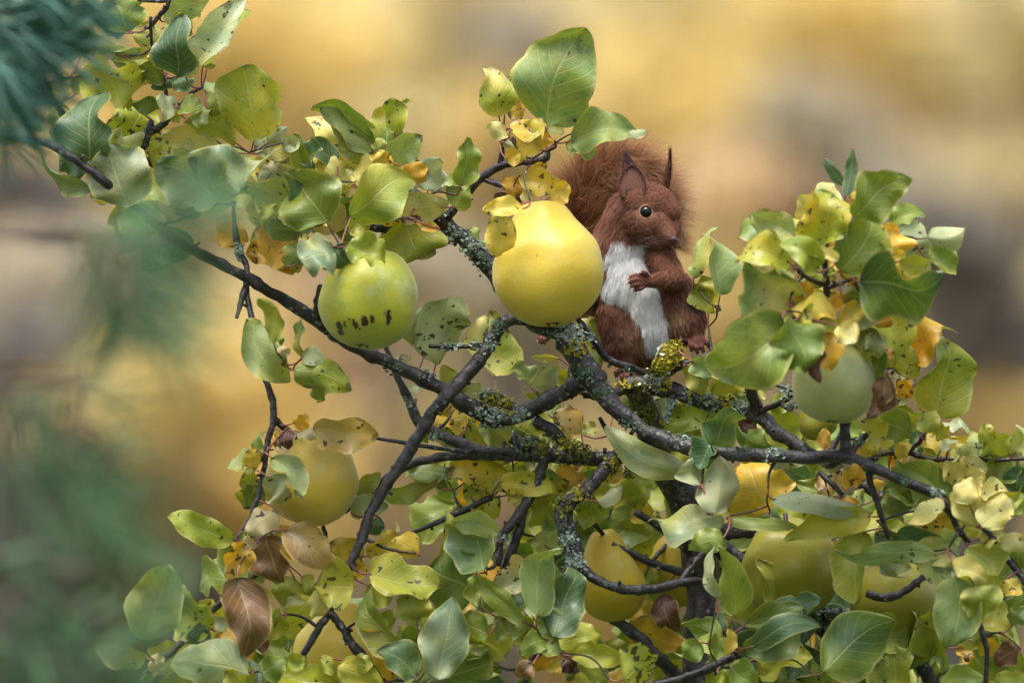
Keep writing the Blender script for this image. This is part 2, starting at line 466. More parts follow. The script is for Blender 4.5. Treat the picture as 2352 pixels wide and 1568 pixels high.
# branches: points (x, y, depth in mm, radius) in photo pixels
B = [
 # the long bough that sweeps down from the upper left and up into the middle fork
 [(58,316,-112,8),(120,335,-112,9),(200,385,-112,10),(250,425,-108,11),(330,490,-84,11),(420,560,-56,12),(490,598,-32,13),(560,634,-26,13),(640,682,-20,14),(730,738,-15,15),(800,788,-12,15),(880,828,-8,16),(960,864,-5,17),(1030,902,-2,18),(1085,937,0,20),(1130,957,2,22),(1185,952,3,21),(1240,928,2,20),(1300,898,0,19),(1350,872,-8,20),(1385,862,-16,16)],
 # the arched branch under the big quince, down to the left
 [(1290,742,-18,20),(1240,738,-20,15),(1200,734,-20,13),(1160,742,-22,16),(1138,768,-22,18),(1120,800,-24,17),(1080,850,-26,16),(1030,905,-30,16),(990,955,-30,15),(960,1000,-30,15),(930,1050,-32,14),(890,1110,-34,13),(850,1180,-36,12),(830,1240,-38,11),(805,1292,-40,10),(778,1350,-40,9),(757,1405,-40,9)],
 [(757,1403,-40,9),(728,1450,-40,9),(692,1508,-38,8),(660,1560,-36,8)],
 [(757,1403,-40,9),(785,1440,-42,10),(810,1480,-42,11),(840,1512,-42,13),(880,1560,-40,13)],
 # the main limb, from behind the big quince down right and out along the right side
 [(908,432,-10,9),(958,450,-8,14),(1000,490,-5,17),(1036,526,0,18),(1080,562,0,20),(1130,618,0,22),(1185,690,-5,24),(1240,742,-12,25),(1290,752,-15,27),(1312,786,-18,30),(1332,830,-20,29),(1362,872,-22,26),(1398,918,-25,22),(1440,960,-30,19),(1500,998,-40,18),(1570,1024,-50,17),(1650,1040,-62,16),(1750,1047,-80,16),(1850,1050,-96,15),(1930,1050,-108,16),(2000,1072,-112,13),(2080,1106,-112,12),(2150,1136,-110,12),(2180,1172,-105,9),(2200,1212,-100,8),(2225,1245,-95,8)],
 [(1036,526,0,15),(1000,541,2,15),(930,537,6,14),(860,519,10,13),(800,500,14,12),(740,478,20,11)],
 [(1060,548,0,9),(960,545,-8,6),(905,543,-12,6)],
 [(1026,500,-4,12),(1060,460,-10,10),(1100,415,-15,10),(1150,381,-20,10),(1200,373,-25,8),(1252,366,-30,8),(1258,345,-30,6)],
 [(1150,381,-20,8),(1155,335,-22,6),(1158,298,-24,7)],
 [(1108,410,-15,7),(1160,430,-25,7),(1195,456,-35,8),(1216,476,-42,7)],
 # lower left
 [(790,1175,20,6),(815,1158,20,9),(860,1122,18,10),(920,1076,16,11),(980,1056,15,10),(1060,1046,18,10),(1150,1046,22,11),(1220,1046,26,12)],
 [(852,1004,-10,4),(960,1022,-5,5),(1066,1036,5,6),(1154,1036,15,9),(1200,1040,22,10)],
 [(880,780,40,6),(900,830,38,7),(914,866,36,9),(943,930,34,12),(961,966,32,13),(1008,998,30,13),(1066,1023,28,14),(1125,1040,28,15),(1183,1042,28,17),(1271,1046,30,17),(1359,1056,34,17),(1410,1050,40,19),(1470,1040,60,24),(1530,1085,80,30)],
 [(1227,964,5,13),(1271,990,10,14),(1300,1020,16,14),(1329,1036,22,15),(1362,1050,30,15)],
 [(1172,1006,24,13),(1195,1015,24,15),(1225,1022,26,16),(1262,1040,28,15)],
 [(1105,905,0,11),(1125,910,0,12),(1160,924,2,11),(1190,938,3,9)],
 # the branch that runs down in front of the trunk
 [(1412,1050,34,18),(1376,1092,20,16),(1340,1132,5,15),(1300,1155,0,15),(1286,1178,-5,13),(1292,1215,-5,14),(1306,1248,-5,14),(1321,1282,-5,14),(1345,1312,-8,13),(1388,1338,-10,12),(1443,1353,-10,12),(1510,1350,-5,11),(1580,1335,5,10),(1647,1338,20,9)],
 [(1320,1140,2,11),(1308,1190,4,9),(1326,1243,2,10),(1330,1290,-3,11)],
 [(1321,1282,-5,13),(1303,1316,-8,12),(1296,1350,-8,11),(1290,1392,-6,8)],
 [(1560,1338,2,7),(1580,1310,10,7),(1605,1280,20,7),(1640,1240,40,6)],
 [(1250,1046,28,13),(1240,1091,28,13),(1220,1135,28,12),(1192,1180,28,12),(1152,1234,28,10),(1143,1300,28,9)],
 [(1205,1160,30,9),(1190,1225,32,12),(1165,1290,34,11),(1150,1340,36,8)],
 [(1152,1240,28,6),(1135,1298,22,5),(1118,1306,16,4)],
 [(928,1232,30,5),(1000,1200,32,6),(1060,1175,34,7),(1130,1140,36,7)],
 # perch of the squirrel and the bough that goes right behind the main limb
 [(1440,884,42,16),(1470,884,42,20),(1542,897,40,19),(1589,913,38,18),(1642,930,36,18),(1694,940,34,18),(1735,950,32,18),(1765,972,28,17),(1794,1000,24,16),(1835,1024,18,14),(1880,1052,8,12),(1960,1100,-10,12),(2040,1150,-20,11)],
 [(1322,722,5,6),(1340,748,8,8),(1359,775,10,9),(1394,822,14,9),(1440,842,18,8),(1478,855,24,8),(1532,884,34,9)],
 [(1478,915,48,10),(1500,885,44,12),(1527,862,40,10),(1554,844,36,10),(1600,829,32,9),(1636,810,30,7)],
 [(1518,856,30,16),(1524,838,26,18),(1536,820,24,20),(1550,802,24,18),(1556,794,24,8)],
 [(1721,846,10,13),(1722,870,14,14),(1728,905,22,14),(1740,948,30,13)],
 [(1727,850,10,7),(1755,864,4,6),(1788,883,-2,6),(1824,898,-8,5)],
 [(1745,946,28,8),(1790,925,16,7),(1812,914,10,6),(1822,905,8,5)],
 [(1788,924,16,4),(1806,938,12,4),(1822,932,10,4)],
 [(1548,905,36,7),(1540,935,32,6),(1528,965,28,5)],
 # right side
 [(1941,1050,-108,14),(1941,1000,-110,13),(1943,940,-112,11)],
 [(1948,1048,-106,9),(1970,1020,-100,9),(1996,990,-95,6)],
 [(1990,1058,-90,5),(2031,1042,-70,5),(2086,1039,-60,6),(2130,1053,-60,6),(2174,1056,-60,6),(2291,1056,-60,5),(2380,1050,-60,4)],
 [(2086,1039,-60,5),(2112,1014,-66,5),(2122,995,-70,4)],
 [(1992,1070,-110,9),(1998,1100,-105,8),(2012,1146,-100,8),(2027,1191,-96,7),(2040,1235,-92,5)],
 [(1930,1056,-105,9),(1900,1060,-90,6),(1990,890,-60,5),(2040,858,-60,7),(2060,850,-60,5)],
 [(2200,1110,-40,9),(2260,1190,-40,9),(2310,1273,-45,9),(2352,1330,-50,9),(2390,1400,-50,9)],
 [(1990,1362,-45,10),(2030,1372,-48,10),(2070,1362,-50,9),(2106,1336,-50,8),(2130,1318,-40,7)],
 [(2238,1404,-80,6),(2258,1456,-80,7),(2267,1505,-80,6),(2262,1580,-80,6)],
 [(1885,1085,-60,7),(1905,1105,-70,7),(1935,1135,-75,6)],
 # low in the crown
 [(1400,1415,60,12),(1465,1462,60,14),(1510,1507,64,15),(1545,1545,75,16),(1590,1570,85,16)],
 [(1500,1572,-20,9),(1560,1560,-18,10),(1612,1540,-15,11),(1665,1516,-12,11),(1700,1505,-10,9)],
 [(1405,1248,50,7),(1480,1286,60,9),(1568,1315,75,9),(1600,1325,85,9)],
 [(1459,1176,60,8),(1510,1207,66,9),(1565,1250,76,10),(1600,1290,88,10)],
 [(1600,1235,90,18),(1656,1219,70,19),(1700,1218,55,18),(1760,1222,45,16),(1820,1230,60,14),(1900,1225,80,12)],
 [(1600,1205,90,18),(1656,1258,80,22),(1706,1300,75,20),(1760,1340,80,16)],
 [(1610,1500,95,18),(1740,1440,90,18),(1870,1430,60,24),(1915,1458,50,25),(1960,1500,50,22)],
 [(1890,1408,50,12),(1930,1412,45,14),(1975,1420,45,14),(2030,1440,45,14),(2085,1480,40,18),(2112,1518,38,19),(2135,1560,38,19),(2150,1600,38,19)],
 [(2085,1480,40,14),(2110,1462,30,14),(2150,1430,20,10)],
 [(1404,1249,60,5),(1350,1180,40,5),(1330,1120,36,5)],
 [(1378,960,20,5),(1400,1000,36,6),(1440,1060,55,6)],
 [(1430,1040,20,5),(1448,1000,2,5),(1470,960,0,5)],
 [(1340,905,15,10),(1390,905,20,11),(1440,895,36,12)],
 # upper left
 [(70,141,-70,5),(114,199,-68,7),(132,240,-66,8),(155,278,-64,8),(172,308,-60,8),(200,350,-56,8)],
 [(128,205,-68,6),(140,185,-74,5),(160,178,-78,4)],
 [(318,362,-50,10),(337,318,-50,10),(343,300,-50,10),(349,276,-50,8)],
 [(343,302,-50,10),(365,292,-52,9),(390,270,-54,8),(412,250,-56,7),(440,215,-58,5),(465,200,-60,4)],
 [(352,55,-70,5),(366,36,-72,6),(383,16,-74,6),(392,-15,-74,6)],
 [(320,360,-50,9),(352,375,-46,9),(400,400,-44,8),(470,440,-40,8),(540,470,-30,8)],
 [(318,0,-76,5),(340,2,-74,5),(383,2,-74,5)],
 [(345,40,-80,4),(350,110,-72,4),(365,150,-66,5),(380,200,-58,5),(385,270,-54,5)],
 [(535,430,0,4),(538,500,-5,5),(542,545,-10,8),(552,580,-14,8),(566,615,-18,7),(565,660,-24,7),(572,700,-30,7),(590,780,-40,7),(612,870,-46,7),(626,920,-48,9),(629,962,-50,9),(618,1003,-50,8),(612,1034,-50,8),(608,1066,-50,7),(602,1096,-50,7),(594,1140,-50,6),(575,1185,-50,6),(556,1220,-50,6),(540,1250,-50,5)],
 [(567,650,-24,8),(555,690,-30,7),(545,730,-36,4)],
 [(628,958,-50,8),(650,980,-46,8),(674,998,-40,8),(700,1008,-32,6)],
 [(612,1036,-50,6),(595,1060,-54,5),(583,1080,-56,4)],
 [(736,660,-60,8),(728,690,-45,7),(727,715,-28,8),(732,738,-15,9)],
 [(610,455,-30,8),(622,490,-30,9),(640,520,-28,7),(720,600,-50,5),(760,610,-60,5)],
 [(742,1205,20,5),(748,1235,20,6),(752,1268,20,5)],
 [(640,1275,-20,6),(606,1302,-22,7),(550,1348,-25,7),(502,1390,-28,7),(450,1440,-30,7),(396,1496,-32,7),(350,1540,-34,7)],
 [(985,795,-30,5),(1030,796,-28,5),(1070,796,-26,5),(1108,793,-24,5)],
 [(700,590,-70,5),(760,605,-78,5),(800,600,-82,5),(830,585,-84,4)],
 [(1895,600,-160,7),(1898,640,-158,9),(1900,680,-154,8),(1905,760,-135,6),(1910,800,-118,6)],
 [(1898,655,-158,6),(1860,640,-165,5),(1822,614,-170,6)],
 [(1898,660,-158,6),(1930,652,-165,5),(1960,640,-170,4)],
 [(1300,1470,-30,6),(1240,1500,-40,6),(1215,1520,-46,6),(1205,1570,-46,7)],
 [(1240,1420,-40,5),(1235,1470,-42,5),(1225,1510,-44,6)],
 [(1700,1540,-60,6),(1690,1500,-62,6),(1680,1470,-64,6),(1660,1450,-66,5)],
 [(380,1500,-40,8),(360,1530,-40,8),(330,1545,-40,6)],
 [(2240,1180,-120,6),(2262,1215,-125,6),(2290,1245,-125,6)],
]
BR_P, BR_R = [], []                            # every sample point along the wood, for leaf stalks to find

def wood(name, pts3, rad, mat, segs, rough, seed, parent=None):
    v, f = tube(pts3, rad, segs, rough, seed)
    if name == 'branch':                         # short fruiting spurs and snags
        r = random.Random(seed * 5 + 1)
        for k in range(2, len(pts3) - 2):
            if r.random() < .10:
                t_ = nrm(pts3[k + 1] - pts3[k - 1]); s_ = nrm(np.cross(t_, [r.gauss(0, 1), r.gauss(0, 1), r.gauss(0, 1)]))
                l_ = rad[k] + r.uniform(5, 13) * PX; d_ = nrm(s_ + t_ * r.uniform(-.5, .5))
                q_ = np.array([pts3[k], pts3[k] + d_ * l_ * .6, pts3[k] + nrm(d_ + s_ * .3) * l_])
                w_ = r.uniform(2.6, 4.2) * PX
                v2, f2 = tube(q_, [w_ * 1.3, w_, w_ * 1.15], 6, .3, seed + k)
                n_ = len(v); v += v2; f += [tuple(i + n_ for i in g) for g in f2]
    o = link(name, mesh_np(name, v, f, [mat]), parent or tree)
    BR_P.extend(list(pts3)); BR_R.extend(list(rad))
    return o

for i, br in enumerate(B):
    a = np.array(br, float)
    c = np.array([P(x, y, d / 1000) for x, y, d, r in br])
    q = np.concatenate([c, a[:, 3:4] * PX], 1)
    n = 8 if a[:, 3].max() > 12 else 6
    q = catmull(q, n)
    L = len(q)
    amp = np.minimum(q[:, 3] * .45, 2.2 * PX)
    wob = np.array([[mnoise.noise(Vector((t * .42, i * 9.1, k * 5.3))) for k in range(3)] for t in range(L)])
    q[:, :3] += wob * amp[:, None]
    knot = np.array([max(0, mnoise.noise(Vector((t * .6, i * 3.3, 40)))) ** 2 for t in range(L)])
    r = q[:, 3] * (1 + .5 * knot) * 0.98
    wood('branch', q[:, :3], r, M_BARK if a[:, 3].max() > 8.5 else M_TWIG, 12 if a[:, 3].max() > 12 else 8, .30, i)
# trunk: down to the ground, and its leader up to the squirrel's perch
tr = [(1448,886,44,20),(1474,915,50,26),(1486,960,58,28),(1498,1010,68,31),(1530,1075,80,36),(1575,1150,88,40),(1600,1240,90,40),(1610,1400,92,41),(1614,1568,92,43)]
a = [list(P(x, y, d / 1000)) + [r * PX] for x, y, d, r in tr]
a += [[a[-1][0] + .004, .092, 1.2, .0155], [a[-1][0] - .005, .09, .8, .018], [a[-1][0] + .004, .09, .4, .022], [a[-1][0], .09, .08, .03], [a[-1][0], .09, -.05, .042]]
q = catmull(a, 7)
wood('trunk', q[:, :3], q[:, 3], M_BARK, 16, .30, 77)

# ------------------------------------------------------------------ leaves
KIND = {
 'G': ((.12, .20, .026), (.20, .28, .045)), 'YG': ((.25, .32, .03), (.40, .41, .05)), 'Y': ((.62, .46, .035), (.66, .52, .09)),
 'O': ((.56, .31, .020), (.62, .40, .05)), 'P': ((.30, .37, .22), (.46, .50, .30)), 'D': ((.055, .125, .055), (.085, .165, .075)),  # P: pale underside, with wet sky sheen painted into the colour
 'PY': ((.52, .50, .14), (.62, .58, .26)), 'T': ((.46, .36, .17), (.52, .42, .24)), 'B': ((.15, .085, .035), (.22, .13, .05)),
 'K': ((.055, .018, .018), (.10, .035, .03)), 'M': ((.20, .29, .10), (.34, .40, .14)),
}
SPOT = {'G': .3, 'YG': .6, 'Y': .65, 'O': .7, 'P': .45, 'D': .12, 'PY': .5, 'T': .6, 'B': .6, 'K': .3, 'M': .5}

def leaf_arrays(p0, p1, w, kind, roll, arch, fold, wave, bend, curl, twist, spot, seed, nu=20, nv=10):
    r = random.Random(seed)
    p1 = p1 + (p1 - p0) * .08
    L = np.linalg.norm(p1 - p0); e1 = (p1 - p0) / L
    cdir = np.array([0, -1.0, 0.12])
    n0 = nrm(cdir - e1 * np.dot(cdir, e1)); s0 = np.cross(n0, e1)
    cr = math.radians(roll)
    hw = min(w * .66 / max(.45, abs(math.cos(cr))), L * .66)
    pu, pt = r.uniform(.42, .56), r.uniform(.62, .92)
    um = pu / (pu + pt); norm_ = um ** pu * (1 - um) ** pt
    ph = r.uniform(0, 6.28); ph2 = r.uniform(0, 6.28); kf = r.uniform(1.1, 2.3)
    asym = r.uniform(-.08, .08)
    V, UV, C = [], [], []
    ca, cb = np.array(KIND[kind][0]), np.array(KIND[kind][1])
    tone = r.uniform(.85, 1.15); shift = r.uniform(0, 1)
    base = ca * (1 - shift) + cb * shift
    alt = np.array(r.choice([(.45, .44, .05), (.60, .46, .05), (.16, .24, .04), (.30, .34, .08)]))
    altamt = r.uniform(0, .38) if kind in ('G', 'YG', 'M', 'PY', 'Y') else 0
    side_alt = r.choice([-1, 1])
    bite = [(r.uniform(.25, .85), r.choice([-1, 1]), r.uniform(.15, .4), r.uniform(.03, .07)) for _ in range(r.choice([0, 0, 0, 0, 1, 1]))]
    for i in range(nu + 1):
        u = .5 - .5 * math.cos(math.pi * i / nu)
        uu = min(max(u, .0), 1.0)
        f = (uu ** pu) * ((1 - uu) ** pt) / norm_
        f *= 1 + .05 * math.sin(9 * u + ph)
        th = cr + math.radians(twist) * (u - .4)
        n = n0 * math.cos(th) + s0 * math.sin(th); s = s0 * math.cos(th) - n0 * math.sin(th)
        cen = p0 + e1 * (u * L) + n * (arch * L * math.sin(math.pi * u)) + s0 * (bend * L * math.sin(math.pi * u))
        if u > .6: cen = cen - n * (curl * L * ((u - .6) / .4) ** 2 * .28) - e1 * (abs(curl) * L * ((u - .6) / .4) ** 2 * .05)
        fo = math.radians(fold) * (1 - .35 * u)
        for j in range(nv + 1):
            v = -1 + 2 * j / nv
            av = abs(v); x = v * hw * f * (1 + asym * (1 if v > 0 else -1))
            z = (av ** 1.25) * hw * f * math.sin(fo)
            z += wave * hw * (av ** 2) * math.sin(6.283 * kf * u + ph + (2.1 if v > 0 else 0)) * min(1, 5 * u * (1 - u) + .15)
            z += wave * .45 * hw * math.sin(6.283 * 1.1 * u + ph2 + v)
            z += hw * .30 * av * mnoise.noise(Vector((u * 4.2, v * 1.6, seed * .37)))
            x *= 1 + .10 * av * mnoise.noise(Vector((u * 7.0, v, seed * .91)))
            for bu, bs_, ba, bw in bite:          # nibbled margin
                if v * bs_ > .4: x *= 1 - ba * math.exp(-((u - bu) / bw) ** 2) * (av - .4) / .6
            V.append(cen + s * x * math.cos(fo * .8) + n * z)
            UV.append((u, (v + 1) / 2))
            m = altamt * max(0, math.sin(3.0 * u + ph2) * .6 + .5 * v * side_alt + .2)
            c = (base * (1 - min(1, m)) + alt * min(1, m)) * tone
            C.append((c[0], c[1], c[2], spot))
    k = nv + 1
    F = [(i * k + j, (i + 1) * k + j, (i + 1) * k + j + 1, i * k + j + 1) for i in range(nu) for j in range(nv)]
    return np.array(V), F, UV, C, e1

_WC = {'n': -1, 'A': None}
def near_wood(p):
    if _WC['n'] != len(BR_P): _WC['A'] = np.array(BR_P); _WC['n'] = len(BR_P)
    A = _WC['A']; dd = np.linalg.norm((A - p) * np.array([1, .75, 1]), axis=1)
    i = int(dd.argmin())
    return A[i], dd[i], BR_R[i]

LEAVES = []        # filled by the groups below: (p0, p1, w_m, kind, roll, opts)

def group(ox, oy, s, dmm, rows, spread=18):
    for row in rows:
        bx, by, tx, ty, w, kind = row[:6]
        o = row[6] if len(row) > 6 else {}
        sd = int(bx * 13 + by * 7 + tx * 3 + ty) & 0xffff
        r = random.Random(sd)
        d = (o.get('d', dmm) + r.uniform(-spread, spread)) / 1000
        L = math.hypot(tx - bx, ty - by) * s * PX
        dt = d + o.get('dz', r.uniform(-.35, .28)) * L
        p0 = P(ox + bx * s, oy + by * s, d); p1 = P(ox + tx * s, oy + ty * s, dt)
        LEAVES.append((p0, p1, w * s * PX, kind, o, sd))

group(0, 0, .293, -62, [
 (1010,250,930,-60,330,'G'), (980,260,760,60,230,'D',{'d':-40}), (910,425,665,270,130,'P',{'roll':30}), (1140,390,1210,165,190,'M'),
 (1385,600,1400,155,260,'D',{'d':-75}), (1455,600,1835,10,250,'P',{'roll':25,'d':-85}), (1590,520,1930,30,190,'YG',{'d':-70,'roll':20}),
 (620,598,1140,690,290,'YG',{'d':-90,'bend':.1}), (1285,650,740,460,150,'G',{'d':-80,'roll':35,'bend':-.16}), (1155,650,985,480,260,'YG',{'d':-60}),
 (1395,835,1205,830,160,'P',{'d':-90}), (1405,845,1570,880,150,'G',{'d':-92}), (1370,810,1050,830,70,'G',{'d':-70,'roll':55}),
 (1390,600,1480,710,180,'D',{'d':-60}), (1380,640,1200,690,90,'D',{'d':-56}),
 (700,1285,650,755,400,'D',{'d':-85,'twist':30}), (705,1290,460,1210,240,'D',{'d':-70}), (715,1490,245,1245,95,'M',{'roll':50,'d':-66,'bend':.12}),
 (1985,1115,1935,550,400,'YG',{'d':-80,'roll':0}), (1850,1120,1420,1010,170,'YG',{'roll':35,'d':-70,'bend':-.18}), (1760,1190,1290,1040,130,'PY',{'roll':40,'d':-72,'bend':-.08}),
 (1010,1620,860,1180,400,'P',{'d':-95,'roll':8}), (1500,1170,1150,1130,230,'YG',{'spot':.8,'d':-60}), (1070,1200,890,1010,160,'M',{'d':-48}),
 (440,640,480,800,110,'Y'), (545,860,400,990,170,'YG',{'d':-50}), (580,940,640,870,70,'G'),
 (1310,85,1555,120,120,'YG',{'roll':35}), (1300,170,1640,10,160,'M',{'d':-50}), (1290,210,1500,90,230,'G',{'d':-40}),
 (1590,680,1815,660,110,'M',{'roll':45}), (1660,900,1800,690,100,'YG'), (1640,960,1770,850,120,'YG',{'d':-50}), (590,740,690,600,110,'YG',{'d':-50}),
 (625,430,480,330,150,'P',{'d':-50}), (640,420,690,130,120,'M',{'d':-40}), (2000,1200,2150,1060,140,'P',{'roll':40}), (1230,500,1240,390,90,'Y'),
 (1400,960,1340,870,100,'YG'), (1500,950,1660,880,110,'M',{'roll':35}), (1620,540,1640,450,90,'YG'), (840,420,1210,440,110,'YG',{'d':-55}),
 (1700,1560,1260,1290,420,'D',{'d':-120,'mix':'P'}), (1880,1500,1500,1220,330,'D',{'d':-130,'mix':'P'}), (1700,1450,2150,1230,170,'D',{'d':-135,'roll':30,'mix':'P','bend':-.1}),
 (700,1500,760,1420,90,'YG'), (880,1500,720,1540,120,'YG'), (900,1480,800,1330,140,'D'), (1040,820,960,790,90,'YG'),
 (1170,1190,1290,1130,80,'YG'), (2100,1120,2250,1000,110,'P'), (2060,1190,2300,1130,130,'PY'),
])
group(516.8, 172.3, .293, -60, [
 (800,1150,500,790,400,'G',{'d':-100,'roll':12,'fold':18}), (985,1115,1470,780,330,'G',{'d':-100,'roll':-15,'fold':20}), (800,1155,540,850,200,'D',{'d':-82}),
 (640,1100,120,870,220,'YG',{'d':-70,'roll':30}), (560,960,330,710,260,'T',{'d':-50,'mix':'P'}), (1165,615,730,185,200,'G',{'d':-40,'roll':35,'fold':25,'bend':-.12}),
 (1150,600,740,300,150,'M',{'d':-52,'roll':-30,'bend':-.1}), (1130,690,850,440,170,'YG',{'d':-55,'roll':20,'bend':-.12}), (1275,640,1400,200,250,'G',{'d':-50,'twist':60,'bend':.12}),
 (1330,450,1290,200,150,'YG',{'d':-58}), (1290,620,1530,490,180,'M',{'d':-62,'roll':-25}), (720,760,560,465,120,'G',{'roll':35,'bend':.12}), (880,670,640,510,150,'D',{'d':-40}), (700,740,720,500,110,'D',{'roll':45}),
 (1020,880,780,680,230,'PY',{'d':-45}), (1000,860,1390,720,260,'PY',{'d':-50}), (1060,885,1160,745,90,'PY',{'d':-62,'roll':40}), (1300,720,1170,630,110,'Y'), (1330,700,1370,620,90,'O'), (1400,710,1540,850,150,'O',{'d':-40}),
 (1590,905,1640,650,300,'P',{'d':-35}), (1850,870,1865,500,170,'G',{'d':-50}), (1800,1040,1920,890,180,'G',{'d':-42}), (1690,890,1900,890,70,'M',{'roll':55}),
 (1345,1060,1740,1060,190,'PY',{'d':-25,'bend':.1}), (620,1330,210,1420,290,'O',{'d':-50,'spot':.9}), (560,1440,260,1230,260,'O',{'d':-45}), (600,1240,285,1180,120,'G',{'roll':30,'d':-75}), (560,1210,700,1235,90,'P',{'roll':35}),
 (850,1340,590,1450,270,'D',{'d':-120,'mix':'P'}), (860,1340,960,1500,220,'D',{'d':-115}), (970,1330,1250,1440,220,'YG',{'d':-112,'roll':20}), (1230,1300,1650,1400,230,'T',{'d':20,'roll':10}), (1080,1250,1310,1440,60,'YG',{'roll':50}),
 (290,1070,165,1040,110,'O'), (640,1100,800,1180,120,'Y',{'d':-60}), (580,510,440,570,110,'P'), (600,720,430,500,210,'YG',{'d':-30}), (1110,1240,1000,1110,150,'YG',{'d':-70}),
 (470,680,590,700,70,'B',{'d':-30}), (1480,1120,1380,1140,70,'B'), (1440,1110,1540,1160,50,'K'), (1680,1200,1500,1170,60,'O'), (400,1110,300,1000,110,'YG'), (480,1160,390,1080,110,'YG'),
 (1260,1100,1360,1090,80,'B'), (520,1070,620,1180,120,'T'), (1900,1210,2040,1340,110,'M',{'d':15}), (490,1500,600,1320,150,'M',{'d':-80}), (1450,640,1560,720,110,'D',{'d':-28}),
 (230,830,420,700,180,'Y',{'d':-35}),(980,1000,1330,970,200,'G',{'d':-75}),(1180,600,1230,490,80,'M'),
 (890,1490,700,1330,120,'M'),
])
group(1033.6, 34.5, .293, -45, [
 (385,800,320,410,220,'PY',{'d':-60,'mix':'YG'}), (450,640,710,240,110,'YG',{'roll':45}), (740,850,1040,120,480,'G',{'d':-55,'mix':'M','roll':5}), (560,810,480,650,130,'O'),
 (480,900,740,800,150,'Y',{'d':-70}), (600,1110,660,820,160,'Y',{'d':-75}), (690,1060,680,890,110,'O',{'d':-60}), (460,940,285,880,100,'PY',{'d':-65}), (440,1130,560,1080,120,'Y',{'d':-60}),
 (950,985,1440,930,250,'M',{'d':-65,'roll':10,'bend':.08}), (1400,930,1535,910,70,'P',{'d':-65,'ns':1}), (910,1000,1150,1080,150,'G',{'d':-55}), (760,900,900,900,140,'M'), (650,1250,740,1160,90,'Y'),
 (540,1260,850,1340,180,'Y',{'d':-60,'spot':.75}), (780,1430,940,1330,150,'Y',{'d':-62}), (420,1270,520,1460,110,'O',{'d':-30}), (390,1390,400,1510,150,'K',{'d':-40}), (560,1460,650,1400,80,'PY'),
 (570,1520,260,1530,120,'Y',{'d':-115}), (400,1560,360,1900,190,'Y',{'d':-112,'bend':.05}), (420,1000,500,1060,60,'P'),(470,1010,520,980,70,'K'), (500,1120,600,1000,120,'Y'),
])
group(1579, 321.6, .4394, -165, [
 (820,240,720,110,45,'D',{'roll':30}), (830,290,862,55,55,'D',{'roll':20}), (840,300,930,190,90,'P',{'d':-140}), (865,400,1150,210,170,'G',{'d':-185}), (855,310,1050,210,80,'Y'),
 (560,500,305,430,170,'M',{'d':-170}), (690,585,712,265,235,'Y',{'d':-195,'mix':'YG'}), (545,650,290,560,160,'YG',{'d':-180}), (800,685,1010,390,240,'YG',{'d':-200,'mix':'G'}),
 (1050,600,1060,440,140,'O'), (1060,600,1140,590,90,'Y'), (690,665,530,530,140,'G',{'d':-205,'mix':'YG'}), (790,620,630,590,60,'PY',{'d':-205}), (900,740,1300,800,270,'D',{'d':-200,'mix':'G'}),
 (560,720,310,930,280,'PY',{'d':-205,'mix':'M'}), (540,950,110,1230,340,'M',{'d':-190,'mix':'G'}), (500,930,610,1200,190,'G',{'d':-205}), (870,760,890,920,110,'G',{'d':-170}), (950,850,950,990,120,'P',{'d':-165}),
 (1000,870,1060,970,110,'O'), (560,780,660,830,110,'O'), (550,880,760,890,110,'Y',{'d':-190}), (690,1000,750,1190,130,'O',{'d':-200}), (690,1090,690,1260,70,'K',{'d':-196}), (590,920,790,980,120,'YG',{'d':-200}),
 (790,970,870,1060,110,'PY',{'d':-195}), (1100,440,1260,640,180,'P',{'d':-130,'spot':.8}), (1060,430,1220,350,100,'G',{'d':-130}), (1255,510,1460,490,110,'P',{'d':-130}), (1290,650,1390,570,150,'G',{'d':-125}), (1110,630,1300,650,80,'YG'),
 (820,860,880,960,130,'Y',{'d':-160}), (900,1000,1000,1050,110,'M',{'d':-150,'spot':.7}), (960,1000,1000,1130,80,'P',{'d':-145}), (800,700,900,720,80,'Y'), (640,680,700,760,100,'YG',{'d':-150}), (780,420,870,310,90,'O',{'d':-170}),
 (760,800,780,900,120,'O',{'d':-165}),(480,1000,380,1150,150,'YG',{'d':-180}),(420,1180,540,1190,60,'PY',{'d':-175,'roll':40}),
 (30,720,90,440,75,'M',{'d':30,'roll':30}), (170,810,190,500,120,'M',{'d':40}), (60,740,180,735,70,'YG',{'d':40}), (110,900,130,740,130,'YG',{'d':60}),
 (1180,1160,1340,950,190,'Y',{'d':-90,'mix':'O'}), (1290,1440,1400,1085,240,'YG',{'d':-80,'spot':.6}), (1000,1190,1080,1080,110,'O',{'d':-100,'mix':'T'}), (1055,1240,950,1440,90,'K',{'d':-150,'mix':'B'}), (1030,1240,1000,1400,90,'B',{'d':-145}),
 (1090,1330,1200,1290,90,'O',{'d':-70,'spot':.9}), (1075,1240,1190,1250,60,'P',{'d':-70,'roll':40}), (1000,1400,1230,1460,130,'G',{'d':-60}), (1245,1530,1260,1400,90,'YG',{'d':-95}), (1300,1510,1480,1490,50,'P',{'d':-50,'roll':40}),
 (300,1200,0,1230,120,'YG',{'d':40}),
])
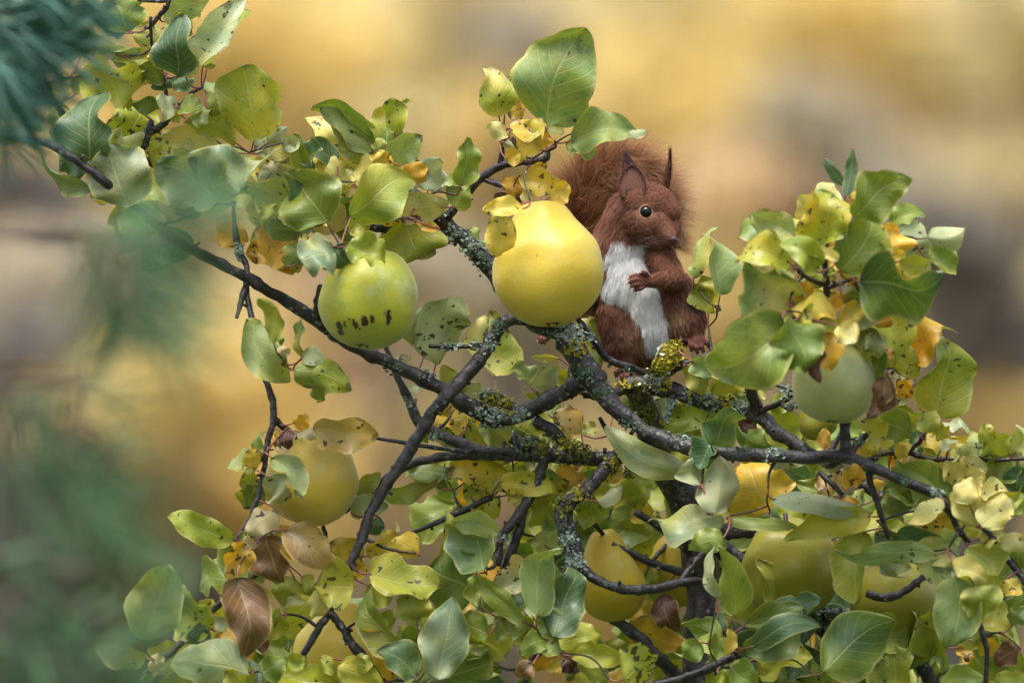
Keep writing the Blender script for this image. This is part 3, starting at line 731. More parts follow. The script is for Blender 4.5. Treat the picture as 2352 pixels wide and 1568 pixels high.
group(1837.4, 689, .293, -60, [
 (610,950,870,1070,210,'G'), (680,870,950,1000,140,'YG'), (510,930,620,1200,180,'YG',{'d':-80}), (540,1270,450,1120,190,'Y',{'d':-75,'spot':.7}), (960,1050,1180,1170,140,'Y',{'spot':.7}),
 (1210,1250,1505,1050,160,'M',{'spot':.7,'d':-70}), (1640,1200,1440,985,160,'YG',{'spot':.6}), (1690,1190,1760,985,160,'M'), (1180,1170,1310,1290,70,'PY',{'roll':35,'d':-80}),
 (1290,1380,1145,1280,170,'PY',{'d':-90}), (1300,1390,1450,1390,150,'PY',{'d':-92}), (1540,1410,1690,1210,240,'G',{'d':-50}), (1060,1480,730,1310,230,'G',{'d':-85}), (900,1600,670,1440,220,'G',{'d':-80}),
 (1240,1490,1000,1300,130,'G',{'roll':30}), (480,1310,320,1460,130,'O',{'d':-120}), (330,1530,120,1380,140,'T',{'d':-40,'spot':.9}), (170,1290,350,1310,60,'P',{'d':-60,'roll':35}), (1330,1600,1300,1370,170,'PY',{'d':-120}),
 (1430,1570,1660,1480,140,'PY',{'d':-125}), (1460,1600,1750,1530,110,'YG',{'d':-128}), (760,1230,860,1130,90,'Y'), (980,1250,1050,1160,90,'YG'), (640,1100,700,1050,80,'T',{'roll':40}), (700,1320,830,1220,120,'O',{'d':-60}),
 (620,1490,590,1400,90,'Y'), (1250,1350,1480,1330,140,'PY',{'d':-85}), (900,1010,960,1180,120,'D',{'d':-20}), (1080,1540,1150,1400,110,'Y'), (1700,1500,1756,1300,200,'D',{'d':-40}),
 (700,790,880,720,110,'P',{'d':-50,'roll':25}), (1100,1180,1240,1100,60,'P',{'roll':35}), (1060,1000,1160,1060,120,'YG'),(700,880,860,760,100,'G',{'d':-40}),
])
group(1722.6, 1091, .3043, -60, [
 (130,270,-40,-120,400,'O',{'d':-60,'mix':'Y','spot':.5}), (170,180,870,280,150,'P',{'d':-75,'roll':25}), (910,310,300,500,180,'YG',{'d':-85,'roll':20,'bend':-.06}), (-170,330,350,360,90,'G',{'d':-70,'roll':35}),
 (1110,440,1560,560,230,'D',{'d':-60,'bend':-.1}), (1460,190,1215,390,120,'PY',{'d':-130}), (1710,390,1650,10,200,'PY',{'d':-125}), (1740,380,1985,105,170,'PY',{'d':-128}), (1760,395,2065,150,110,'YG',{'d':-130}),
 (1410,600,700,640,130,'M',{'d':-110,'roll':25,'bend':-.08}), (1580,620,1210,560,190,'PY',{'d':-80,'mix':'M'}), (1300,620,1480,840,150,'M',{'d':-75}), (1640,540,1880,830,230,'PY',{'d':-115,'mix':'YG'}), (1520,640,1800,760,120,'PY',{'d':-118,'roll':30}),
 (1555,770,1500,1280,290,'G',{'d':-125,'mix':'M'}), (1690,830,1750,1070,340,'PY',{'d':-120,'mix':'YG'}), (860,430,830,950,260,'YG',{'d':-75,'mix':'G'}), (1090,500,1050,790,220,'D',{'d':-70,'mix':'P'}), (950,420,1130,520,140,'D',{'d':-50}),
 (-40,1130,400,1060,160,'G',{'d':-70}), (20,1290,490,1120,150,'D',{'d':-75}), (180,1000,500,920,140,'D',{'d':-55}), (560,1480,1050,1090,370,'G',{'d':-110,'mix':'D','roll':0}), (60,1500,440,1370,200,'YG',{'d':-50}),
 (1850,930,1970,1240,190,'YG',{'d':-70}), (1620,1070,1800,1240,170,'M',{'d':-60}), (1890,510,2100,540,120,'PY',{'d':-120}), (1430,1570,1760,1530,130,'G',{'d':-90}), (1850,1570,2090,1520,130,'YG',{'d':-90}), (2040,1310,1850,1430,140,'K',{'d':-70,'mix':'B'}),
 (1280,60,1020,90,260,'G',{'d':-50}), (600,170,500,20,170,'T',{'d':-50,'spot':.8}), (640,160,360,60,110,'G',{'d':-45}), (860,220,740,140,110,'M',{'d':-45}), (650,240,820,200,80,'O'), (1600,330,1480,420,110,'Y'),
 (1840,440,1930,600,120,'YG',{'d':-110}), (1760,520,1900,420,120,'PY',{'d':-118}), (1920,800,2040,900,110,'Y',{'d':-60}), (1560,1240,1760,1310,80,'YG',{'d':-50}), (1750,1250,1900,1360,130,'Y',{'d':-30}),
 (1000,330,1180,330,60,'M',{'roll':35}), (1980,300,2080,100,160,'G',{'d':-60}), (1820,350,1960,300,110,'YG'), (1950,120,2060,40,140,'D',{'d':-20}), (1480,150,1500,-80,90,'G',{'d':-60,'roll':30}),
 (2010,700,2090,480,130,'G',{'d':-30}), (1980,1130,2080,1000,140,'M',{'d':-50}), (1230,1280,1500,1400,140,'G',{'d':40}), (1560,1300,1740,1380,160,'O',{'d':60}),
])
group(1205.8, 1091, .3043, -55, [
 (1500,370,955,220,210,'M',{'d':-85,'mix':'P','bend':.06}), (1430,290,1450,-140,250,'P',{'d':-75}), (1310,80,1290,-130,150,'P',{'d':-80}), (1500,470,1250,560,160,'G',{'d':-80}), (1450,920,1440,540,75,'P',{'d':-85,'roll':40,'bend':.05}),
 (1580,1060,1480,570,170,'G',{'d':-85,'mix':'YG','bend':-.1}), (1480,1260,1205,1120,150,'G',{'d':-75}), (1510,1330,1330,1230,150,'G',{'d':-80}), (1320,1260,1180,1400,130,'G',{'d':-85}), (1650,1320,2100,1080,220,'G',{'d':-82,'mix':'D'}),
 (90,1060,215,560,210,'G',{'d':-95,'mix':'M'}), (60,1070,60,760,110,'P',{'d':-85}), (230,1230,470,690,270,'D',{'d':-100,'roll':5}), (130,1220,270,960,220,'G',{'d':-80}), (350,1360,740,1380,170,'YG',{'d':-60}),
 (240,1260,550,1200,170,'YG',{'d':-62}), (740,1540,1030,1410,240,'YG',{'d':-95,'spot':1.0}), (640,380,930,640,260,'YG',{'d':110,'spot':.5}), (720,1130,1210,1240,170,'O',{'d':70,'mix':'Y'}), (700,1000,960,960,150,'Y',{'d':120}),
 (1040,900,1130,1170,170,'K',{'d':60,'mix':'B'}), (100,1290,260,1330,120,'G',{'d':-85}), (400,1400,620,1530,150,'YG',{'d':-70}), (60,1420,-70,1530,120,'K',{'d':-110,'mix':'B'}), (1540,1160,1520,1350,80,'Y',{'d':-70}),
 (1550,1440,1750,1560,210,'G',{'d':-100}), (1460,1490,1530,1560,110,'YG',{'d':-90}), (290,1390,400,1480,150,'K',{'d':-50}), (220,1380,280,1480,110,'Y',{'d':-40}), (1420,1260,1500,1060,110,'D',{'d':-60}),
 (550,200,750,100,100,'P',{'d':0,'roll':30}), (500,120,760,220,170,'YG',{'d':80}), (830,-20,860,240,200,'YG',{'d':100}), (820,230,960,330,170,'Y',{'d':110}), (450,400,520,180,150,'YG',{'d':40}), (320,230,500,140,150,'Y',{'d':60}),
 (60,230,220,330,170,'YG',{'d':70}), (200,560,60,480,160,'M',{'d':50}), (150,430,230,300,90,'M',{'d':40}), (1900,1370,2100,1300,150,'YG',{'d':-30}),(1750,1380,2000,1370,130,'YG',{'d':-60}),
 (350,30,60,-20,170,'YG',{'d':45}), (920,700,980,830,120,'YG',{'d':130}),
])
group(631.6, 1091, .3043, -50, [
 (600,840,320,830,380,'YG',{'d':-75}), (400,1030,260,900,150,'PY',{'d':-60,'roll':30}), (710,740,1245,750,270,'YG',{'d':-70,'spot':.6}), (1090,590,885,500,150,'Y',{'d':-60,'spot':.6}), (690,745,585,680,160,'Y',{'d':-55}),
 (1470,930,1100,720,400,'G',{'d':-45,'mix':'M'}), (1050,1330,610,890,230,'G',{'d':-80}), (1230,1540,1330,950,290,'D',{'d':-100,'mix':'P','twist':25}), (1060,1520,820,1300,220,'G',{'d':-85,'mix':'D'}), (1070,1090,1040,875,230,'YG',{'d':-60,'spot':.6}),
 (890,1540,700,1140,160,'O',{'d':-70,'mix':'Y'}), (1290,1260,1740,1300,150,'PY',{'d':-75,'mix':'YG'}), (1600,1200,1330,1130,190,'G',{'d':-62}), (1640,1380,1770,1090,200,'YG',{'d':-50}), (1930,690,1620,880,220,'T',{'d':-40,'mix':'P','spot':1.0}),
 (1880,1110,1510,760,130,'G',{'d':-75,'roll':25}), (1580,720,1340,360,330,'D',{'d':-40,'mix':'M'}), (1680,440,1350,350,140,'M',{'d':-55,'roll':25}), (1280,620,1300,290,120,'YG',{'d':-20}), (700,610,980,430,170,'Y',{'d':-20}), (660,630,420,520,160,'Y',{'d':-20}),
 (1290,1560,1710,1450,200,'G',{'d':-72,'spot':.6}), (-50,1500,440,1560,200,'YG',{'d':-80,'spot':.5}), (470,1450,810,1560,180,'YG',{'d':-78}), (340,1370,490,1490,90,'YG',{'d':-82}), (80,1400,250,1410,120,'YG',{'d':-70}), (590,1420,730,1440,120,'YG',{'d':-70}),
 (570,280,840,230,160,'M',{'d':0,'mix':'P'}), (800,330,680,440,140,'D',{'d':5}), (610,140,790,20,110,'G',{'d':5}), (800,150,1245,70,110,'G',{'d':10,'mix':'B'}), (80,410,390,720,230,'B',{'d':-60,'mix':'T'}), (1180,60,1300,-30,120,'G',{'d':40}),
 (760,1080,880,1180,160,'YG',{'d':-45}), (700,830,900,950,180,'YG',{'d':-45}), (1500,760,1520,980,90,'G',{'d':-70}), (1660,1080,1840,1180,150,'G',{'d':-60,'roll':30}), (1700,50,2220,50,150,'YG',{'d':20,'mix':'Y'}), (1480,150,1680,290,220,'YG',{'d':50,'spot':.8}),
 (1760,150,1980,230,160,'YG',{'d':60}), (150,780,50,980,190,'YG',{'d':-30}), (80,1000,230,960,70,'P',{'d':-35,'roll':35}), (200,760,290,900,110,'YG',{'d':-30}), (1880,950,1720,930,110,'D',{'d':-20}), (2100,1240,1860,1340,130,'G',{'d':-85}),
 (1500,640,1420,780,70,'P',{'d':-15}), (1430,1390,1600,1290,110,'M',{'d':-60}),(1120,1500,1180,1310,200,'G',{'d':-75}),
])
group(0, 1091, .3043, -60, [
 (1760,480,1335,270,180,'YG',{'spot':.6,'d':-55,'bend':.08}), (1890,720,1500,800,400,'G',{'d':-30}), (1860,520,1700,760,170,'O',{'d':-70,'spot':.9}), (2030,430,2120,790,250,'B',{'d':-60}), (2090,270,1870,440,170,'T',{'d':-65}), (2120,380,2180,620,150,'O',{'d':-52,'spot':.8}),
 (1790,770,1840,1350,280,'B',{'d':-85,'roll':10}), (1090,1230,1240,720,320,'G',{'d':-110,'mix':'M'}), (1590,1150,1245,960,250,'YG',{'d':-70,'mix':'G'}), (1870,1490,1340,1330,320,'M',{'d':-100,'mix':'P'}), (1800,1510,1220,1570,220,'YG',{'d':-90}), (1100,1380,720,1320,150,'M',{'d':-80}),
 (1260,1490,1150,1340,110,'T',{'d':-75}), (1970,1490,2160,1390,160,'G',{'d':-90}), (1990,1090,2160,1190,190,'YG',{'d':-40,'spot':.6}), (1700,1170,1620,1070,90,'P',{'d':-40}), (1960,830,1930,640,90,'G',{'d':-25}), (2000,1200,1980,1330,110,'K',{'d':-45}), (1980,850,2040,960,80,'Y',{'d':-30}),
 (1330,1420,1220,1460,70,'PY',{'d':-95,'roll':30}), (1430,1180,1560,1280,200,'D',{'d':-75}), (2160,1380,2300,1420,110,'YG',{'d':-80}), (1900,560,1870,440,70,'T',{'d':-72,'roll':45}), (1100,1500,1130,1568,80,'G',{'d':-60}), (1830,430,1900,480,110,'G',{'d':-40}), (1920,40,1830,230,170,'YG',{'d':-20,'mix':'G'}),
 (2020,760,2150,700,130,'G',{'d':-20}),(1700,1480,1900,1560,130,'YG',{'d':-100}),
])
group(459.4, 660.3, .3113, -62, [
 (345,230,655,690,240,'M',{'d':-80,'spot':.5,'roll':10,'bend':-.12}), (545,410,430,105,100,'YG',{'d':-88,'roll':30}), (755,515,910,520,120,'P',{'d':-75,'mix':'M'}), (765,520,800,240,60,'M',{'d':-75,'roll':45}), (635,520,615,430,80,'T'), (700,612,1090,750,200,'YG',{'d':-72,'mix':'M','spot':.6}),
 (830,1045,1300,1090,230,'Y',{'d':-70,'mix':'T','spot':.6}), (690,1000,800,950,100,'O',{'d':-55}), (640,1040,640,1190,100,'K',{'d':-85}), (400,1250,430,1045,60,'G',{'roll':35}), (400,1270,200,1330,150,'M',{'d':-65}), (530,1250,740,1540,160,'M',{'d':-105,'mix':'P','roll':20}), (500,1390,580,1580,150,'T',{'d':-85,'mix':'P'}),
 (430,1420,300,1450,150,'YG',{'d':-40}), (410,1460,350,1600,150,'G',{'d':-30}), (590,1060,570,1110,70,'Y'), (720,1060,840,1090,70,'T',{'roll':40}), (540,1190,650,1270,60,'T',{'roll':40,'d':-80}), (780,1480,700,1520,110,'P',{'d':-100}), (850,700,830,850,110,'YG',{'d':-50}), (420,1200,330,1330,100,'Y',{'d':-58}),
 (560,1180,600,1120,60,'B'), (770,640,830,700,70,'G'),(600,420,570,370,60,'M'),
])
group(861.3, 689, .293, 30, [
 (390,420,330,5,170,'M',{'d':25,'spot':.6}), (480,490,625,20,340,'P',{'d':20,'spot':.8,'mix':'YG'}), (940,600,900,110,330,'PY',{'d':30,'spot':.8,'mix':'YG'}), (690,720,535,540,150,'YG',{'d':30}), (690,715,870,700,120,'P',{'d':20}), (1210,660,1055,520,150,'M',{'d':45}), (1410,690,1215,600,170,'P',{'d':40}),
 (1440,700,1130,720,60,'YG',{'d':25,'roll':35}), (1530,650,1325,520,130,'YG',{'d':30}), (1440,455,1245,460,50,'PY',{'d':30,'roll':35}), (720,930,450,960,180,'Y',{'d':55,'spot':.9}), (850,980,740,880,130,'Y',{'d':60,'spot':.7}), (900,1160,470,1000,240,'YG',{'d':60,'spot':1.0}), (560,1400,340,1190,260,'G',{'d':60}),
 (1060,1390,560,1310,210,'YG',{'d':45,'mix':'Y','spot':.8}), (980,1490,1510,1430,160,'YG',{'d':30,'mix':'G'}), (1620,1040,1420,890,190,'O',{'d':50,'mix':'T','spot':.8}), (1450,1300,1560,1450,110,'O',{'d':50}), (1590,1460,1570,1290,110,'O',{'d':60,'mix':'T'}), (1080,1100,830,1000,190,'M',{'d':60}), (1420,1020,1090,980,170,'YG',{'d':55}),
 (1360,900,1440,1060,150,'Y',{'d':70}), (1250,1300,1090,1290,130,'YG',{'d':60}), (1180,1260,1300,1310,100,'P',{'d':30}), (760,1300,530,1210,190,'YG',{'d':65,'spot':.9}), (1000,1300,700,1220,200,'YG',{'d':70}), (880,1510,700,1400,220,'YG',{'d':55,'spot':.9}), (350,1000,420,1120,60,'G',{'d':60}), (250,720,380,690,70,'P',{'d':30,'roll':40}),
 (1650,700,1830,730,100,'YG',{'d':50}), (1000,1060,1080,1140,160,'T',{'d':60}), (600,830,420,870,150,'B',{'d':60,'mix':'YG'}), (160,470,280,460,70,'P',{'d':30}), (1640,1060,1720,960,110,'M',{'d':50}), (1560,380,1750,170,210,'YG',{'d':70,'spot':.5}), (1660,430,1760,520,120,'M',{'d':60}),
])
group(1378, 689, .293, 20, [
 (700,1360,80,1010,190,'M',{'d':-50,'mix':'P','roll':15,'bend':.08}), (870,1130,1050,835,190,'G',{'d':-85,'mix':'D'}), (900,1110,780,1310,180,'D',{'d':-75}), (480,1010,890,880,190,'G',{'d':50,'mix':'YG','spot':.5}), (660,520,800,730,130,'YG',{'d':15,'mix':'B'}), (880,740,1140,640,210,'YG',{'d':45,'spot':.6}), (1290,960,1610,1000,240,'YG',{'d':55}),
 (1590,1110,1790,1090,200,'YG',{'d':40,'spot':.7}), (1120,1030,1230,930,110,'K',{'d':50}), (460,800,640,860,140,'P',{'d':55}), (720,480,860,590,150,'M',{'d':0}), (1010,870,1110,720,160,'G',{'d':50}), (1180,800,1260,650,120,'YG',{'d':50}), (560,1130,820,1230,150,'YG',{'d':-30}), (820,960,700,1090,160,'YG',{'d':60}),
 (1330,820,1490,830,130,'YG',{'d':40}), (1760,1170,1800,1000,90,'O',{'d':-60}), (430,780,480,980,110,'M',{'d':60}), (100,920,220,800,150,'G',{'d':60}), (380,1370,240,1500,170,'YG',{'d':70}), (60,1420,200,1350,120,'Y',{'d':60}), (1340,1290,1600,1280,90,'P',{'d':-80,'roll':30}), (1750,1290,1900,1300,80,'P',{'d':-90}),
])

def ray_ok(p):  # keep stalk ends sane
    return p[2] > .2

def make_leaf(p0, p1, w, kind, o, sd):
    r = random.Random(sd + 1)
    roll = o.get('roll', r.uniform(-38, 38))
    if r.random() < .5 and 'roll' in o: roll = roll
    under = (kind in ('P', 'T') and r.random() < .6)
    V, F, UV, C, e1 = leaf_arrays(p0, p1, w, kind, roll + (180 if under else 0), o.get('arch', r.uniform(-.16, .16)), o.get('fold', r.uniform(-26, 50)),
                                  r.uniform(.13, .46), o.get('bend', r.uniform(-.12, .12)), r.uniform(-.8, 1.7), o.get('twist', r.uniform(-60, 60)),
                                  o.get('spot', SPOT[kind] * r.uniform(.3, 1.3)), sd)
    C = np.array(C)
    if 'mix' in o:                                # leaves turning from one colour to another, or given P's painted wet sheen
        mc = np.array(KIND[o['mix']][0])
        f = np.array([min(1, max(0, .5 + 1.1 * mnoise.noise(Vector(v) * 34 + Vector((sd, 0, 0))))) for v in V])[:, None]
        C[:, :3] = C[:, :3] * (1 - f) + mc * f
    return V, F, UV, C, e1

N_NAMED = len(LEAVES)
SMALL = {'V': [], 'F': [], 'UV': [], 'C': [], 'n': 0, 'sv': [], 'sf': []}
def leaf_object(row, own=True):
    p0, p1, w, kind, o, sd = row
    V, F, UV, C, e1 = make_leaf(*row)
    a, dist, rr = near_wood(p0)
    L = np.linalg.norm(p1 - p0)
    reach = 60 * PX
    if dist > reach * 1.35:                       # a thin twig carries the leaf stalk
        end = p0 - e1 * min(.35 * L, 14 * PX) + (a - p0) / dist * (reach * .35)
        mid = (a + end) / 2 + np.array([random.uniform(-1, 1), random.uniform(-1, 1), random.uniform(-.6, .9)]) * dist * .12
        q = catmull([a, mid, end], 6)
        wood('twig', q, np.linspace(min(rr * .8, 5.0 * PX), 2.4 * PX, len(q)), M_TWIG, 6, .25, sd)
        a = end
    # the stalk runs on a little way as the midrib
    q = catmull([a, (a + p0) / 2 - e1 * 5 * PX + np.array([0, 0, -3 * PX]), p0, p0 + (V[11 * 3 + 5] - p0) * .6], 4)
    v, f = tube(q, np.linspace(2.7 * PX, 1.1 * PX, len(q)), 5)
    if own:
        lf = link('leaf', mesh_np('leaf', V, F, [M_LEAF], col=C, uv=UV), tree)
        if not o.get('ns'): link('leaf_stalk', mesh_np('leaf_stalk', v, f, [M_STALK]), lf)
    else:
        S = SMALL
        S['V'].append(V); S['F'].append(np.array(F) + S['n']); S['UV'] += UV; S['C'].append(C); S['n'] += len(V)
        if o.get('ns'): return
        k = len(S['sv']); S['sv'] += v; S['sf'] += [tuple(i + k for i in t) for t in f]

# the three hundred leaves that show largest are parts of their own; nearest to the wood first, so twigs grow outwards
size_ = sorted((np.linalg.norm(r_[1] - r_[0]) * r_[2] for r_ in LEAVES), reverse=True)
CUT = size_[min(300, len(size_)) - 1]
LEAVES.sort(key=lambda row: near_wood(row[0])[1])
for row in LEAVES: leaf_object(row, np.linalg.norm(row[1] - row[0]) * row[2] >= CUT)
if SMALL['n']:
    fo = link('foliage', mesh_np('foliage', np.concatenate(SMALL['V']), np.concatenate(SMALL['F']), [M_LEAF], col=np.concatenate(SMALL['C']), uv=SMALL['UV']), tree)
    fo['kind'] = 'stuff'
    so = link('leaf_stalk', mesh_np('leaf_stalk', SMALL['sv'], SMALL['sf'], [M_STALK]), fo)
    so['kind'] = 'stuff'

# the leaves deeper in the crown, hidden for the most part by those above
def fill(n, region, dlo, dhi, kinds, seed):
    r = random.Random(seed); out = []
    while len(out) < n:
        x = r.uniform(region[0], region[2]); y = r.uniform(region[1], region[3])
        top = region[4](x)
        if y < top: continue
        d = r.uniform(dlo, dhi) / 1000
        ang = r.uniform(0, 6.28); L = r.uniform(75, 140)
        p0 = P(x, y, d); p1 = P(x + math.cos(ang) * L, y + math.sin(ang) * L, d + r.uniform(-.02, .02))
        out.append((p0, p1, L * r.uniform(.45, .75) * PX, r.choice(kinds), {}, seed * 1000 + len(out)))
    return out
topf = lambda x: np.interp(x, [1000, 1060, 1250, 1500, 1700, 1950, 2080, 2150, 2400], [1330, 1010, 980, 960, 900, 960, 1030, 1080, 1080])
KM = ['G', 'G', 'G', 'YG', 'YG', 'G', 'M', 'D', 'O', 'YG', 'D']
rows = fill(190, (1010, 900, 2420, 1640, topf), 125, 260, KM, 3)
rows += fill(60, (450, 1430, 1100, 1640, lambda x: 1440), 10, 120, KM, 4)
rows += fill(40, (1680, 1400, 2420, 1640, lambda x: 1400), -20, 60, KM, 5)
rows += fill(20, (230, 350, 700, 560, lambda x: 340), 10, 70, KM, 6)
KR = ['YG', 'Y', 'M', 'YG', 'O', 'G', 'PY']
rows += fill(34, (1760, 520, 2040, 800, lambda x: 520), -150, -95, KR, 8)
rows += fill(22, (560, 380, 980, 520, lambda x: 380), -25, 30, KR, 9)
rows += fill(14, (2060, 1040, 2352, 1200, lambda x: 1060), -40, 40, KR, 10)
allV, allF, allUV, allC, n0_ = [], [], [], [], 0
for row in rows:
    V, F, UV, C, e1 = make_leaf(*row)
    allV.append(V); allUV += UV; allC.append(C); allF.append(np.array(F) + n0_); n0_ += len(V)
    p0 = row[0]
fo = link('foliage', mesh_np('foliage', np.concatenate(allV), np.concatenate(allF), [M_LEAF], col=np.concatenate(allC), uv=allUV), tree)
fo['kind'] = 'stuff'

# ------------------------------------------------------------------ lichen and moss on the wood
LC = {'p': (.30, .37, .30), 'w': (.52, .56, .52), 'y': (.42, .36, .045), 'm': (.19, .19, .045), 'g': (.13, .19, .13)}
LICH = [(1285,738,-35,42,'p',140),(1318,772,-48,26,'w',90),(1326,800,-48,24,'y',90),(1130,950,-15,52,'p',190),(1165,932,-14,26,'y',60),(1190,955,-12,22,'p',60),(1050,540,-16,30,'p',80),(1085,568,-18,34,'p',110),(1108,596,-18,24,'g',70),
 (970,460,-18,30,'p',80),(935,545,-8,26,'g',60),(1545,808,12,30,'y',300),(1520,838,14,26,'y',240),(1506,852,20,18,'m',110),(1515,806,14,12,'w',50),(1682,690,30,20,'p',120),(1600,908,26,34,'p',110),(1640,925,22,22,'p',60),(1668,920,20,24,'y',110),(1700,930,20,24,'p',80),
 (1540,930,26,14,'p',70),(1530,955,24,12,'p',60),(1570,1003,-60,26,'p',70),(1778,1040,-96,20,'p',60),(1215,1012,14,36,'g',120),(1240,1022,14,34,'m',120),(1330,1032,8,34,'m',160),(1300,1018,6,24,'y',60),(1430,1062,8,36,'m',220),(1420,1060,6,22,'y',90),(1445,1085,14,16,'m',90),
 (1306,1240,-16,22,'p',80),(1322,1288,-16,26,'p',90),(1300,1340,-16,20,'m',100),(1294,1378,-14,16,'m',70),(1035,796,-34,32,'p',70),(1095,793,-32,16,'p',40),(2152,1134,-116,18,'p',60),(1895,1425,30,34,'g',140),(2115,1505,24,34,'p',120),(2100,1460,20,24,'m',70),
 (1130,912,-8,22,'y',90),(1112,905,-8,16,'p',50),(1490,940,34,30,'m',160),(1478,905,30,30,'m',180),(1500,990,44,26,'m',120),(1430,880,24,26,'y',70),(1500,873,18,26,'w',90),(1530,880,16,18,'y',60),(1760,862,-2,20,'p',50),(1805,905,0,18,'p',60),(1820,935,6,14,'p',50),
 (550,575,-26,18,'p',60),(205,372,-66,16,'p',30),(1290,1160,-16,26,'m',70),(1330,1135,-10,20,'y',50),(1215,1128,18,14,'p',30),(1155,1240,18,16,'p',50),(900,842,-20,18,'g',30),(985,855,-18,16,'p',36),(1340,860,-42,22,'g',60),(1380,900,-44,20,'g',50),(1440,970,-46,20,'g',50),(1700,1035,-84,18,'g',40),(1000,1005,18,16,'p',40),(1440,850,8,10,'p',30),
 (1975,1016,-108,14,'p',40),(2075,1100,-122,14,'g',30),(1355,775,2,10,'p',30),(945,925,24,14,'p',30),(1180,690,-25,20,'p',40),(1145,745,-40,22,'g',60),(1125,790,-40,14,'p',40), (1730,870,2,14,'p',40)]
WP = np.array(BR_P); WR = np.array(BR_R)
for li, (x, y, d, rad, k, n) in enumerate(LICH):
    c = P(x, y, d / 1000)
    V, F, C = [], [], []
    sel = np.where(np.linalg.norm((WP - c) * np.array([1, .4, 1]), axis=1) < (rad + 25) * PX)[0]
    r = random.Random(li)
    base = np.array(LC[k])
    for q in range(n):
        g = np.array([r.gauss(0, .5), 0, r.gauss(0, .5)]) * rad * PX
        p = c + g
        if len(sel):
            i = sel[np.argmin(np.linalg.norm((WP[sel] - p) * np.array([1, .3, 1]), axis=1))]
            ax, rr = WP[i], WR[i]
            out = p - ax; out[1] = min(-.3 * rr, -math.sqrt(max(0, rr * rr - min(rr * rr, out[0] ** 2 + out[2] ** 2))))
            out = nrm(out)
            p = ax + out * rr * r.uniform(.98, 1.0 + (.35 if k in 'ymw' else .2)) if np.linalg.norm((p - ax)[[0, 2]]) > rr or True else p
        else:
            out = nrm([r.gauss(0, 1), -1, r.gauss(.4, 1)])
        t = nrm(np.cross(out, [r.gauss(0, 1), r.gauss(0, 1), r.gauss(0, 1)])); b = np.cross(out, t)
        s = r.uniform(2.6, 8.0) * PX * (1.25 if k == 'w' else 1)
        lift = r.uniform(.2, 1.1)
        o_ = len(V)
        V += [p, p + t * s + out * s * lift * .6, p + (t + b) * s * .75 + out * s * lift, p + b * s + out * s * lift * .5, p - t * s * .4 + b * s * .3 + out * s * .2]
        F += [(o_, o_ + 1, o_ + 2), (o_, o_ + 2, o_ + 3), (o_, o_ + 3, o_ + 4)]
        cc = base * r.uniform(.65, 1.3)
        C += [(cc[0], cc[1], cc[2], 1)] * 5
    o = link('moss' if k == 'm' else 'lichen', mesh_np('lichen', V, F, [M_LICHEN], smooth=False, col=C), tree)
    o['kind'] = 'stuff'

# ================================================================== the fruit
PROFILES = {
 'pear': [(0,.91),(.09,.97),(.20,1.0),(.33,.97),(.45,.86),(.59,.67),(.79,.44),(.95,.20),(1,-.08),(.97,-.34),(.84,-.62),(.60,-.84),(.34,-.95),(.16,-.94),(.07,-.88),(0,-.84)],
 'round': [(0,.84),(.10,.90),(.25,.97),(.45,.95),(.66,.80),(.86,.54),(.97,.25),(1,-.05),(.97,-.33),(.84,-.62),(.62,-.83),(.36,-.95),(.18,-.95),(.08,-.89),(0,-.84)],
 'long': [(0,.92),(.12,.98),(.27,1.0),(.40,.92),(.52,.76),(.68,.52),(.86,.24),(.97,-.05),(1,-.30),(.93,-.55),(.76,-.77),(.50,-.92),(.25,-.98),(.10,-.94),(0,-.88)],
}
M_CALYX = M_DEAD
M_QSTEM = M_TWIG

